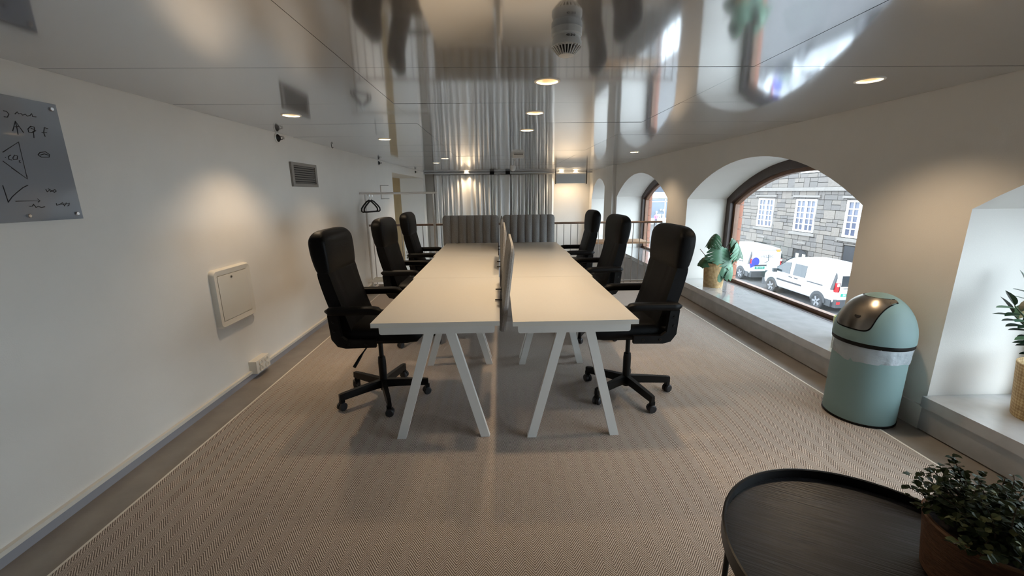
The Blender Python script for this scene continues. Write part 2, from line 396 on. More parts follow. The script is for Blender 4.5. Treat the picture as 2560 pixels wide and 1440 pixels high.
def right_wall():
    wr = struct('wall_right', arch_wall(XR, 3.22, ARCH, Y0, YF+.2, -.62, ZC+.12, reveal=False), 'wall_paint', 'cream wall with deep arched window bays')
    for i, o in enumerate(ARCH):
        bm = bmesh.new(); reveals(bm, XR-.0005, 3.22, [o]); r = obj('reveal', bm, 'wall_paint', wr, smooth=.4)
        r['label'] = 'white painted deep window reveal'
    ext = [(a-.02, b+.02, zb-.12, zs, zt+.02) for a, b, zb, zs, zt in ARCH]
    we = struct('wall_exterior', arch_wall(3.23, 3.36, ext, Y0, YF+.2, -.62, 3.6), 'ext_mortar', 'outer leaf of the facade in orange stone')
    # orange blocks lining the outside of the far jamb of each window in view, with joints
    bm = bmesh.new()
    box((XR, Y0, -3.4), (3.36, YF+.2, -.62), bm)
    struct('wall_right_lower', bm, 'wall_paint', 'cream wall of the lower level below the window benches')
    me = mesh('brick', box((0, -.03, 0), (.11, 0, .155)), 'ext_brick', bevel=.008)
    for o in ARCH[1:3]:
        for k in range(9): link('brick', me, we, (3.255, o[1]+.015, .1+k*.165))
right_wall()
def windows():
    for i, o_ in enumerate(ARCH):
        xa = 3.13; o = (o_[0], o_[1], .125)+o_[3:]
        def ring(d0, d1, x0, x1):
            bm = bmesh.new(); P, Q = loop_pts(o, d0), loop_pts(o, d1); n = len(P)
            V = [[bm.verts.new((x, y, z)) for y, z in L] for L in (P, Q) for x in (x0, x1)]
            for k in range(n):
                j = (k+1) % n
                for A, B in ((V[0], V[2]), (V[1], V[3]), (V[0], V[1]), (V[2], V[3])): bm.faces.new([A[k], A[j], B[j], B[k]])
            return bm
        f = struct('window_%d' % (i+1), ring(0, .10, xa, 3.26), 'frame_brown', 'arched window with dark brown timber frame')
        obj('sash', ring(.10, .14, xa+.05, 3.24), 'sash_brown', f)
        bm = bmesh.new(); L = loop_pts(o, .135)
        A = [bm.verts.new((xa+.075, y, z)) for y, z in L]; B = [bm.verts.new((xa+.083, y, z)) for y, z in L]; bm.faces.new(A); bm.faces.new(B)
        for k in range(len(L)):
            j = (k+1) % len(L); bm.faces.new([A[k], A[j], B[j], B[k]])
        obj('pane', bm, 'window_glass', f)
        obj('outer_sill', box((3.24, o[0], .02), (3.42, o[1], .10)), 'ext_sill', f)
        # stone window bench: polished slab and front apron
        s = obj('window_sill', box((XR-.035, o[0]+.003, .155), (3.135, o[1]-.003, .222)), 'sill_stone', bevel=.012)
        tag(s, ['polished grey stone window bench carrying the basket of upright glossy leaves', 'polished grey stone window bench carrying the split-leaf plant',
                'polished grey stone window bench beyond the railing beside the wooden counter', 'polished grey stone window bench next to the far wall'][i], 'window sill')
        obj('apron', box((XR-.022, o[0]+.003, .008 if i < 2 else -.35), (XR+.02, o[1]-.003, .158)), 'sill_face', s, bevel=.004)
    # skirting of the piers between the bays
    edges = [Y0]+[v for o in ARCH for v in (o[0], o[1])]
    for k in range(0, 6, 2):
        a, b = edges[k], edges[k+1] if k+1 < len(edges) else YF
        struct('baseboard_right_%d' % (k//2+1), box((XR-.016, a, 0), (XR, min(b, YR), .15)), 'wall_paint', 'painted skirting at the foot of the window pier', bevel=.004)
windows()

# ceiling: slab and separate glossy metal sheets, holed where a downlight sits
LIGHTS = [(.26, 2.30), (.27, 3.16), (.27, 4.0), (1.975, 2.30), (-1.487, 3.2), (-1.19, 4.575), (-.88, 7.08), (-1.17, 8.08), (2.0, 6.24),
          (-.87, 11.55), (1.72, 11.55), (2.12, 11.55)]
ceil = struct('ceiling', box((XL-.3, Y0, ZC+.1), (XR+.6, YF+.2, ZC+.2)), 'duct_grey', 'low ceiling of glossy brushed metal sheets')
def ceiling_sheets():
    rnd = random.Random(3); xs = [XL, -.66, 1.2, XR]; ys = [2.056+.772*k for k in range(-9, 14)]
    ys = [Y0]+[y for y in ys if Y0+.2 < y < YF-.2]+[YF]; R = .062
    for xa, xb in zip(xs, xs[1:]):
        for ya, yb in zip(ys, ys[1:]):
            g = .0012; cx, cy = (xa+xb)/2, (ya+yb)/2; bm = bmesh.new(); loops = []
            rect = [(xa+g-cx, ya+g-cy), (xb-g-cx, ya+g-cy), (xb-g-cx, yb-g-cy), (xa+g-cx, yb-g-cy)]
            holes = [(x-cx, y-cy) for x, y in LIGHTS if xa < x < xb and ya < y < yb]
            allL = [rect]+[[(x+R*math.cos(t*PI/16), y+R*math.sin(t*PI/16)) for t in range(32)] for x, y in holes]
            edges = []
            for L in allL:
                v = [bm.verts.new((a, b, 0)) for a, b in L]
                edges += [bm.edges.new((v[i], v[(i+1) % len(v)])) for i in range(len(v))]
            if holes: bmesh.ops.triangle_fill(bm, edges=edges, use_beauty=True, normal=(0, 0, -1))
            else: bm.faces.new(bm.verts[:])
            r = bmesh.ops.extrude_face_region(bm, geom=bm.faces[:])
            for v in r['geom']:
                if isinstance(v, bmesh.types.BMVert): v.co.z += .004
            tx, ty = rnd.uniform(-.0016, .0016), rnd.uniform(-.0012, .0012)
            obj('metal_sheet', bm, 'ceiling_metal', ceil, (cx, cy, ZC), (tx, ty, 0))
ceiling_sheets()
def downlight(x, y, first=[None]):
    if first[0] is None:
        t = thing('downlight', 'round recessed warm downlight in the metal ceiling', 'downlight', (x, y, ZC), group='recessed ceiling downlights')
        obj('trim_ring', lathe([(.056, -.0035), (.067, -.0035), (.068, 0), (.068, .004), (.056, .004), (.056, -.0035)], 40), 'lamp_trim', t, smooth=.7)
        obj('reflector_cup', lathe([(.057, 0), (.052, .03), (.040, .06), (.034, .065), (.036, .066), (.042, .062), (.054, .03), (.059, 0), (.057, 0)], 40), 'lamp_cup', t, smooth=.7)
        obj('bulb', lathe([(0, .046), (.02, .048), (.032, .056), (.034, .066), (0, .066)], 24), 'lamp_bulb', t, smooth=.7)
        first[0] = t
    else:
        t = copy_tree(first[0]); t.location = (x, y, ZC)
    t['label'] = 'recessed warm downlight'
    ld = bpy.data.lights.new('downlight_beam', 'SPOT'); ld.energy = LAMP; ld.color = (1, .76, .50); ld.spot_size = 2.05; ld.spot_blend = .7; ld.shadow_soft_size = .035
    lo = bpy.data.objects.new('downlight_beam', ld); COL.objects.link(lo); lo.parent = t; lo.location = (0, 0, .03)
LAMP_LABEL = ['over the end of the desk rows facing the round black table', 'over the first joint of the desk rows', 'over the middle desk pair', 'by the window pier with the bin', 'above the wall cabinet', 'near the air vent wall, past the vent',
              'beyond the railing, nearer the coat rack', 'beyond the railing, in front of the recess', 'by the window pier at the railing', 'washing the off-white curtain', 'inside edge of the hanging panel', 'outer edge of the hanging panel']
for i, (x, y) in enumerate(LIGHTS):
    downlight(x, y)
    [o for o in COL.objects if o.name.startswith('downlight') and o.type == 'EMPTY'][-1]['label'] = 'recessed warm downlight '+LAMP_LABEL[i]

# ------------------------------------------------------------------ desks
ZD, LD = .76, 1.215
def desk(x0, x1, y0, feet, tops, label):
    t = thing('desk', label, 'desk', (x0, y0, 0), group='white A-frame desks in two rows'); wd = x1-x0
    obj('tabletop', box((0, 0, ZD-.026), (wd, LD-.003, ZD)), 'desk_white', t, bevel=.002)
    bm = bmesh.new()
    zt, zb = ZD-.026, ZD-.082
    P = rrect(.03, wd-.03, zb, zt, .012, 3)
    f = prism(P, .045, .085, 'y'); me = mesh('end_beam', f, 'white_metal', smooth=.6)
    link('end_beam', me, t); link('end_beam', me, t, (0, LD-.13, 0))
    me2 = mesh('side_beam', box((0, .085, zb+.01), (.03, LD-.085, zt)), 'white_metal', bevel=.003)
    link('side_beam', me2, t, (.12, 0, 0)); link('side_beam', me2, t, (wd-.15, 0, 0))
    for yy in (.072, LD-.072):
        for fx, tx in zip(feet, tops):
            p, q = Vector((tx-x0, yy, zb+.004)), Vector((fx-x0, yy, 0)); h = .027
            b = loft([[(tx-x0-h, yy-.018, zb+.004), (tx-x0+h, yy-.018, zb+.004), (tx-x0+h, yy+.018, zb+.004), (tx-x0-h, yy+.018, zb+.004)],
                      [(fx-x0-h, yy-.018, .0125), (fx-x0+h, yy-.018, .0125), (fx-x0+h, yy+.018, .0125), (fx-x0-h, yy+.018, .0125)]])
            obj('leg', b, 'white_metal', t, bevel=.003)
    return t
ends = ['at the end facing the round black table', 'in the middle of the row', 'at the end by the grey felt screens']
for k in range(3):
    s = (0, .014, .034)[k]
    desk(-.717-s, -.008-s*.4, 2.155+LD*k, (-.612-s*.7, -.107-s*.7), (-.41-s*.7, -.29-s*.7), 'white A-frame desk, wall-side row, '+ends[k])
    desk(.064+s*.4, .762+s, 2.135+LD*k, (.172+s*.7, .673+s*.7), (.343+s*.7, .505+s*.7), 'white A-frame desk, window-side row, '+ends[k])

# felt screens
def ribbed(wd, h, t, nrib, rib):
    """upright ribbed felt board, x along width, y thickness, z height with rounded upper corners"""
    bm = bmesh.new(); NX, rows = nrib*12, 10; r = .045; F, B = [], []
    for i in range(NX+1):
        x = wd*i/NX; e = min(x, wd-x); top = h-(r-math.sqrt(max(0, r*r-(r-e)**2)) if e < r else 0)
        off = rib*abs(math.sin(PI*nrib*x/wd))**.6
        f, b = [], []
        for j in range(rows+1):
            z = top*j/rows; fade = min(1, (top-z)/.05, e/.03+.0) if j else 1; fade = max(0, min(1, fade))
            f.append(bm.verts.new((x, -t/2-off*fade, z))); b.append(bm.verts.new((x, t/2+off*fade, z)))
        F.append(f); B.append(b)
    for i in range(NX):
        for j in range(rows):
            bm.faces.new([F[i][j], F[i+1][j], F[i+1][j+1], F[i][j+1]]); bm.faces.new([B[i][j+1], B[i+1][j+1], B[i+1][j], B[i][j]])
        bm.faces.new([F[i][rows], F[i+1][rows], B[i+1][rows], B[i][rows]]); bm.faces.new([F[i+1][0], F[i][0], B[i][0], B[i+1][0]])
    for j in range(rows):
        bm.faces.new([F[0][j], F[0][j+1], B[0][j+1], B[0][j]]); bm.faces.new([F[NX][j+1], F[NX][j], B[NX][j], B[NX][j+1]])
    return bm
def screens():
    for x0, wd, lab in ((-.80, .79, 'dark grey ribbed felt screen closing the wall-side desk row'), (.045, .735, 'dark grey ribbed felt screen closing the window-side desk row')):
        t = thing('desk_screen', lab, 'desk screen', (x0, 5.835, .52), group='felt screens across the row ends')
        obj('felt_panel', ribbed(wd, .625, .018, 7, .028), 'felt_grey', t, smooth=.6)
        for q in (.2, wd-.2):
            obj('clamp', box((q-.015, -.05, .17), (q+.015, -.008, .242)), 'black_metal', t, bevel=.003)
    labs = ['ribbed felt desk divider on the desk pair facing the round black table', 'ribbed felt desk divider on the middle desk pair', 'ribbed felt desk divider on the desk pair by the grey screens']
    for k, yc in enumerate((2.76, 3.98, 5.19)):
        t = thing('desk_divider', labs[k], 'desk divider', (.008+.012*k/2, yc-.38, .62), group='felt dividers between the desk rows'); lean = (.125, .06, .02)[k]
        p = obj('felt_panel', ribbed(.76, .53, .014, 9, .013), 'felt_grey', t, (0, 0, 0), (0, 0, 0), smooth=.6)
        p.rotation_euler = (-lean, 0, PI/2); p.rotation_mode = 'XYZ'
        p.matrix_local = Matrix.Rotation(lean, 4, 'Y') @ Matrix.Rotation(PI/2, 4, 'Z')
        for q in (.2, .5):
            c = obj('clamp_pin', bar((-.045, q, .150), (.025, q, .150), .010, .007), 'black_metal', t)
screens()

# ------------------------------------------------------------------ office chairs (front is +x)
def chair_proto():
    t = thing('office_chair', 'x', 'office chair', group='black high-back office chairs'); 
    # backrest and headrest: lofted upholstery, back leans away
    def section(z, hw, th, puff, cxf, groove):
        xb = cxf(z); pts = []; N = 20
        for i in range(N+1):   # front side, y from +hw to -hw
            y = hw*(1-2*i/N); s = abs(y)/hw; e = (1-s**6)
            g = sum(math.exp(-((abs(y)-.15)/.008)**2) for _ in (0,))*.007 if groove else 0
            pts.append((xb+th*.5*(.78+.22*e)+puff*(1-s*s)*.6-g, y, z))
        for i in range(N+1):
            y = -hw*(1-2*i/N); s = abs(y)/hw; e = (1-s**6); pts.append((xb-th*.5*(.78+.22*e), y, z))
        return pts
    cxf = lambda z: -.165-.20*(z-.72)-.03*math.sin((z-.56)/.66*PI)
    R = []
    for i in range(15):
        u = i/14; z = .535+u*(.962-.535); hw = .243-.012*math.sin(u*PI*.9)+.004*u
        th = .095+.01*math.sin(u*PI)
        if i == 0: hw, th = hw*.94, th*.6
        if i == 14: th *= .92
        R.append(section(z, hw, th, .016*math.sin(min(1, u*1.1)*PI), cxf, i not in (0, 14)))
    obj('backrest', loft(R), 'black_leather', t, smooth=.9)
    R = []
    for i in range(13):
        u = i/12; z = .958+u*(1.222-.958); hw = .243+.012*math.sin(u*PI*.8); th = .10+.022*math.sin(u*PI*.9)
        k = max(0, (u-.72)/.28); 
        hw *= math.sqrt(max(0, 1-(k*.68)**2)); th *= math.sqrt(max(.02, 1-(k*.95)**2))
        if i == 0: th *= .92
        R.append(section(z, hw, th, .012*math.sin(u*PI), cxf, False))
    R = [R[0], [(a, b, c+.0015) for a, b, c in R[0]], [(a, b, c+.004) for a, b, c in R[0]]]+R[1:]
    hr = obj('headrest', loft(R), 'black_leather', t, smooth=3.1); md = hr.modifiers.new('sub', 'SUBSURF'); md.levels = 1; md.render_levels = 2
    # seat cushion
    R = []
    for i in range(17):
        u = i/16; x = -.20+u*.54; e = min(1, u/.06, (1-u)/.10); e = math.sqrt(max(.04, 1-(1-e)**2)); hw = .25*(.9+.1*e); pts = []
        for k in range(24):
            a = 2*PI*k/24; ca, sa = math.cos(a), math.sin(a); sg = lambda v, p: math.copysign(abs(v)**p, v)
            pts.append((x, hw*sg(ca, .35), .545-.01*u+(.055*e)*sg(sa, .6)+(.012*(1-(ca*ca)) if sa > 0 else 0)))
        R.append(pts)
    obj('seat', loft(R), 'black_leather', t, smooth=.9)
    obj('seat_pan', prism(rrect(-.19, .27, -.2, .2, .05), .478, .505), 'black_plastic', t, bevel=.006)
    for s in (-1, 1):
        # L-shaped arm bracket: along the seat side, then up at the rear
        prof = [(.06, .485), (.06, .535), (-.12, .535), (-.15, .56), (-.165, .705), (-.225, .705), (-.214, .545), (-.18, .495), (-.13, .482)]
        br = obj('arm_bracket', prism(prof, s*.262, s*.290, 'y'), 'black_plastic', t, bevel=.005)
        for bx, bz in ((.0, .51), (-.11, .51), (-.192, .60), (-.193, .66)):
            obj('bolt', lathe([(0, .003), (.007, .003), (.009, 0), (.009, -.004)], 10), 'black_metal', br, (bx, s*.291, bz), (-s*PI/2, 0, 0), smooth=.6)
        pad = []
        for i in range(13):
            u = i/12; x = -.24+u*.36; e = min(1, u/.08, (1-u)/.12); e = math.sqrt(max(.05, 1-(1-e)**2)); sl = -.012*max(0, (u-.75)/.25)**2
            pad.append([(x, s*.278+.033*e*math.copysign(abs(math.cos(a))**.6, math.cos(a)), .728+sl+.026*e*math.copysign(abs(math.sin(a))**.6, math.sin(a))) for a in [2*PI*k/16 for k in range(16)]])
        obj('armrest', loft(pad), 'black_plastic', t, smooth=.9)
    # mechanism, lever, tension knob
    obj('tilt_mechanism', box((-.09, -.07, .44), (.10, .07, .482)), 'black_metal', t, bevel=.01)
    obj('tension_knob', lathe([(0, 0), (.022, 0), (.027, .006), (.027, .055), (0, .055)], 20), 'black_plastic', t, (.125, 0, .418), smooth=.6)
    obj('lever', tube([(-.02, -.06, .462), (-.03, -.16, .455), (-.05, -.215, .425), (-.065, -.245, .40), (-.085, -.30, .36)], [.005, .005, .005, .010, .011], 8), 'black_plastic', t, smooth=.8)
    obj('gas_lift', lathe([(0, .30), (.016, .30), (.016, .45), (0, .45)], 20), 'black_metal', t, smooth=.6)
    obj('column_cover', lathe([(0, .055), (.024, .055), (.026, .07), (.028, .27), (.025, .305), (0, .305)], 24), 'black_metal', t, smooth=.6)
    wheel = None
    for k in range(5):
        a = k*2*PI/5; b = loft([[(r, -wd, zb), (r, wd, zb), (r, wd*.8, zt), (r, -wd*.8, zt)] for r, wd, zb, zt in ((.015, .021, .078, .135), (.10, .019, .08, .133), (.29, .016, .075, .122), (.318, .014, .077, .118))])
        leg = obj('base_leg', b, 'black_metal', t, rot=(0, 0, a), bevel=.003)
        if wheel is None:
            bm = lathe([(0, -.026), (.022, -.026), (.028, -.021), (.028, -.004), (.02, -.003), (.02, .003), (.028, .004), (.028, .021), (.022, .026), (0, .026)], 20)
            wheel = mesh('caster', bm, 'caster_grey', smooth=.6)
            hood = mesh('caster_fork', prism([(-.012, .045), (.018, .055), (.018, .08), (-.012, .08), (-.012, .045)][:4], -.012, .012, 'y'), 'black_plastic', bevel=.003)
        h = link('caster_fork', hood, t, (.305*math.cos(a), .305*math.sin(a), 0), (0, 0, a+.5+k))
        link('caster', wheel, h, (0, 0, .029), (PI/2, 0, 0))
    return t
def chairs():
    p = chair_proto()
    spec = [(-.86, 2.765, .0, 'wall-side row, at the end facing the round black table', .06), (-.85, 4.0, -.03, 'wall-side row, at the middle desk', .5), (-.86, 5.1, .02, 'wall-side row, nearest the railing', .9),
            (.905, 2.735, PI, 'window-side row, at the end facing the round black table', -.09), (.90, 4.0, PI+.03, 'window-side row, at the middle desk', .4), (.90, 5.12, PI-.02, 'window-side row, nearest the railing', 1.1)]
    for i, (x, y, rz, lab, base) in enumerate(spec):
        c = p if i == 0 else copy_tree(p)
        c.location = (x, y, .012); c.rotation_euler = (0, 0, rz); c['label'] = 'black leather high-back office chair, '+lab
        for ch in c.children:
            nm = ch.name.split('.')[0]
            if nm == 'base_leg': ch.rotation_euler.z += base-rz
            if nm == 'caster_fork':
                v = Vector(ch.location); v.rotate(Matrix.Rotation(base-rz, 3, 'Z')); ch.location = v
            if nm == 'lever' and i > 2: ch.scale = (1, 1, 1)
chairs()

# ------------------------------------------------------------------ railing, counter, coat rack
def railing():
    t = thing('railing', 'slim baluster railing with brown handrail along the mezzanine edge', 'railing', (0, 6.46, 0))
    obj('handrail', tube([(XL+.02, 0, .975), (XR-.005, 0, .975)], .017, 12), 'handrail_wood', t, smooth=.8)
    obj('bottom_rail', box((XL+.02, -.012, .03), (XR-.005, .012, .042)), 'rail_grey', t)
    me = mesh('baluster', tube([(0, 0, .0), (0, 0, .965)], .0062, 8), 'rail_grey', smooth=.8)
    for k in range(42): link('baluster', me, t, (XL+.07+k*.1105, 0, 0))
railing()
def counter():
    t = thing('counter', 'light wooden counter shelf behind the railing beside the arched window', 'counter', (0, 0, 0))
    obj('counter_top', prism([(1.60, 6.95), (1.54, 7.0), (1.54, 7.42), (2.58, 7.42), (2.58, 6.95)], .572, .602), 'counter_wood', t, bevel=.003)
    obj('side_panel', box((1.58, 6.98, LOW), (1.62, 7.4, .572)), 'sill_face', t)
counter()
def coat_rack():
    t = thing('coat_rack', 'white metal coat rack by the wall in front of the railing', 'coat rack', (-1.96, 6.2, .0125))
    obj('hanging_bar', tube([(-.09, 0, 1.447), (1.047, 0, 1.447)], .016, 12), 'white_metal', t, smooth=.8)
    for x in (0, .99):
        p = obj('post', tube([(x, 0, .02), (x, 0, 1.2), (x, 0, 1.205), (x, 0, 1.445)], [.017, .017, .012, .012], 12), 'white_metal', t, smooth=.8)
        obj('foot', tube([(x, -.24, .018), (x, .24, .018)], .016, 10), 'white_metal', t, smooth=.8)
        obj('shelf_bracket', tube([(x, -.19, .15), (x, .17, .15)], .010, 8), 'white_metal', t, smooth=.8)
    for k in range(5): obj('shelf_slat', bar((0, -.17+k*.08, .162), (.99, -.17+k*.08, .162), .03, .01), 'white_metal', t)
    for i, (dx, a) in enumerate(((.05, 1.15), (.088, 1.15))):
        h = thing('coat_hanger', ['black velvet coat hanger on the rack, next to the post', 'black velvet coat hanger on the rack, overlapping the one at the post'][i], 'coat hanger', (-1.96+dx, 6.2, 1.447), a, 'black coat hangers')
        W = .165; zt = -.085
        obj('hanger_frame', tube([(0, 0, zt), (.05, 0, zt-.02), (W*.75, 0, zt-.075), (W, 0, zt-.115), (W+.005, 0, zt-.15), (W-.02, 0, zt-.165), (0, 0, zt-.165), (-W+.02, 0, zt-.165), (-W-.005, 0, zt-.15), (-W, 0, zt-.115), (-W*.75, 0, zt-.075), (-.05, 0, zt-.02), (0, 0, zt)], .011, 8), 'hanger_black', h, smooth=.8)
        obj('hook', tube([(0, 0, zt)]+[(.022*math.sin(q), 0, -.022+.0405*math.cos(q)*.98) for q in [PI*.98-PI*1.5*k/10 for k in range(11)]], .003, 6), 'chrome', h, smooth=.8)
coat_rack()
def twig_plant():
    t = thing('floor_plant', 'small dark leafed plant in a pot beside the railing', 'plant', (-1.36, 6.22, 0))
    obj('pot', lathe([(0, 0), (.06, 0), (.075, .14), (.07, .145), (.066, .125), (0, .125)], 20), 'bark_pot', t, smooth=.7)
    lf = bmesh.new(); leaf_shape(lf, .05, .014); lm = mesh('leaf', lf, 'leaf_dark')
    for k in range(3):
        pts = [(0, 0, .12), (.01*k-.01, .01, .3), (.03*k-.04, .01*k, .45), (.05*k-.06, .01*k, .60+.03*k)]
        obj('stem', tube(pts, .003, 6), 'stem_brown', t)
        for q in range(6):
            u = .45+q*.1; i = min(2, int(u*3)); f = u*3-i; a, b = Vector(pts[i]), Vector(pts[min(3, i+1)])
            link('leaf', lm, t, a.lerp(b, min(1, f)), (.3, -.4, q*2.2+k))
def leaf_shape(bm, L, W, droop=.0, n=6, fold=.15):
    mid, le, ri = [], [], []
    for i in range(n+1):
        u = i/n; wv = W*math.sin(PI*min(1, u*.96+.04))**.8 if 0 < i < n else 0; z = -droop*u*u*L
        mid.append(bm.verts.new((0, u*L, z)))
        if 0 < i < n: le.append(bm.verts.new((-wv, u*L, z+wv*fold))); ri.append(bm.verts.new((wv, u*L, z+wv*fold)))
        else: le.append(mid[-1]); ri.append(mid[-1])
    for i in range(n):
        for S in (le, ri):
            u = []
            for v in (mid[i], mid[i+1], S[i+1], S[i]):
                if v not in u: u.append(v)
            if len(u) > 2: bm.faces.new(u)
    return bm
twig_plant()

# ------------------------------------------------------------------ left wall fittings
def wall_fittings():
    t = thing('glass_board', 'grey glass writing board with black marker notes on the white wall', 'glass board', (XL+.002, 1.45, 1.607))
    # local: x out of the wall, y along, z up
    obj('glass_panel', box((.012, -.62, -.257), (.018, .625, .257)), 'board_glass', t, bevel=.001)
    for y, z in ((.595, .232), (-.59, .232), (.595, -.232), (-.59, -.232)):
        obj('standoff', lathe([(0, 0), (.009, 0), (.009, .026), (.007, .029), (0, .029)], 16), 'chrome', t, (0, y, z), (0, PI/2, 0), smooth=.6)
    S = STROKES
    cu = bpy.data.curves.new('marker_notes', 'CURVE'); cu.dimensions = '3D'; cu.bevel_depth = .0016; cu.bevel_resolution = 1
    for k, pts in S.items():
        sp = cu.splines.new('POLY'); sp.points.add(len(pts)-1)
        for q, (y, z) in zip(sp.points, pts): q.co = (.0185, y-1.45, z-1.607, 1)
    n = link('marker_notes', to_mesh('marker_notes', cu, 'marker'), t); n['kind'] = 'stuff'; n['label'] = 'black handwritten marker notes and triangle sketch'
    for i, (y, z) in enumerate(((1.862-1.45, 1.373-1.607),)):
        m = obj('board_magnet', lathe([(0, 0), (.008, 0), (.008, .012), (.006, .014), (0, .014)], 16), 'chrome', None, (XL+.018, 1.84, 1.375), (0, PI/2, 0), smooth=.6)
        tag(m, 'small round silver magnet on the glass board', 'magnet')
    # vent grille
    v = thing('wall_vent', 'grey rectangular louvred air vent high on the white wall', 'air vent', (XL, 4.505, 1.65))
    bm = bmesh.new(); a, b = .285, .118
    O = [(-a, -b), (a, -b), (a, b), (-a, b)]; I = [(-a+.045, -b+.03), (a-.045, -b+.03), (a-.045, b-.03), (-a+.045, b-.03)]
    V = [[bm.verts.new((x, y, z)) for y, z in L] for L in (O, I) for x in (0, .02)]
    for k in range(4):
        j = (k+1) % 4
        for A, B in ((V[0], V[2]), (V[1], V[3]), (V[0], V[1]), (V[2], V[3])): bm.faces.new([A[k], A[j], B[j], B[k]])
    obj('vent_frame', bm, 'vent_metal', v, bevel=.002)
    obj('vent_back', box((0, -a+.04, -b+.025), (.003, a-.04, b-.025)), 'vent_dark', v)
    sl = mesh('louvre', bar((.010, -a+.046, 0), (.010, a-.046, 0), .003, .015, up=(.6, 0, .8)), 'vent_metal')
    for k in range(8): link('louvre', sl, v, (0, 0, -.078+k*.0223))
    # wall cabinet (flush distribution box)
    c = thing('wall_cabinet', 'cream rounded square cabinet cover set in the white wall', 'wall cabinet', (XL, 3.08, .722))
    bm = bmesh.new(); O = rrect(-.22, .22, -.215, .215, .035, 6); I = rrect(-.172, .172, -.168, .168, .004, 6)
    L0, L1, L2, L3 = ([bm.verts.new((x, y, z)) for y, z in P] for x, P in ((0, O), (.02, [(p[0]*.99, p[1]*.99) for p in O]), (.032, [(p[0]*.95, p[1]*.95) for p in O]), (.026, I)))
    n = len(O)
    for A, B in ((L0, L1), (L1, L2), (L2, L3)):
        for k in range(n): bm.faces.new([A[k], A[(k+1) % n], B[(k+1) % n], B[k]])
    obj('cover_frame', bm, 'plastic_cream', c, smooth=.7)
    d = obj('door', box((.014, -.169, -.165), (.0275, .169, .165)), 'plastic_cream', c, bevel=.002)
    obj('lock', lathe([(0, .005), (.008, .005), (.01, 0), (.01, -.006)], 16), 'steel', d, (.0275, -.02, .14), (0, PI/2, 0), smooth=.6)
    # four gang socket box
    s = thing('socket_box', 'cream four gang power socket box at the foot of the wall', 'power socket', (XL, 3.225, .092))
    obj('housing', box((0, -.095, -.052), (.062, .095, .052)), 'plastic_cream', s, bevel=.005)
    for y in (-.043, .043):
        for z in (-.025, .025):
            obj('socket', lathe([(0, .0008), (.017, .0008), (.0185, .010), (.022, .010), (.0225, 0)], 20), 'plastic_cream', s, (.062, y*.95, z*.98), (0, PI/2, 0), smooth=.6)
    # sidewall sprinklers at the ceiling edge
    for i, (y, lab) in enumerate(((4.06, 'above the vent'), (7.31, 'above the coat rack'), (10.4, 'over the recess beyond the railing'))):
        q = thing('sprinkler', 'small dark sidewall sprinkler with white ring, '+lab, 'sprinkler', (XL, y, ZC-.046), group='sidewall sprinklers')
        obj('rosette', lathe([(0, 0), (.045, 0), (.047, .004), (.04, .008), (.02, .01), (0, .01)], 24), 'plastic_white', q, (0, 0, 0), (0, PI/2, 0), smooth=.6)
        obj('body', tube([(.008, 0, 0), (.018, 0, 0), (.03, 0, 0)], [.036, .028, .01], 14), 'black_metal', q, smooth=.6)
        for z in (-.014, .014): obj('frame_arm', tube([(.012, 0, z*.9), (.04, 0, z), (.058, 0, z*.2)], .003, 6), 'black_metal', q)
        obj('deflector', lathe([(0, 0), (.014, 0), (.014, .002), (0, .002)], 14), 'steel', q, (.058, 0, 0), (0, PI/2, 0))
    # U-shaped wall bracket above the coat rack
    u = obj('wall_bracket', tube([(XL, 7.33, 1.59), (XL+.1, 7.33, 1.595), (XL+.005, 7.33, 1.595)][:2], .006, 8), 'steel')
    bpy.data.objects.remove(u)
    u = thing('wall_bracket', 'steel bracket with two prongs on the wall behind the coat rack', 'wall bracket', (XL, 7.32, 1.48))
    obj('back_plate', box((0, -.02, -.12), (.006, .02, .12)), 'steel', u)
    for z in (-.112, .112): obj('prong', bar((.003, 0, z), (.14, 0, z), .012, .012), 'steel', u)
    h = obj('ceiling_hook', tube([(-1.93+.0, 5.05, ZC+.004), (-1.93, 5.05, ZC-.012)]+[(-1.93, 5.05+.022-.022*math.cos(a), ZC-.012-.022*math.sin(a)) for a in [PI*k/8 for k in range(1, 8)]], .0035, 8), 'black_metal', smooth=.8)
    tag(h, 'tiny dark hook hanging from the metal ceiling by the wall', 'hook')
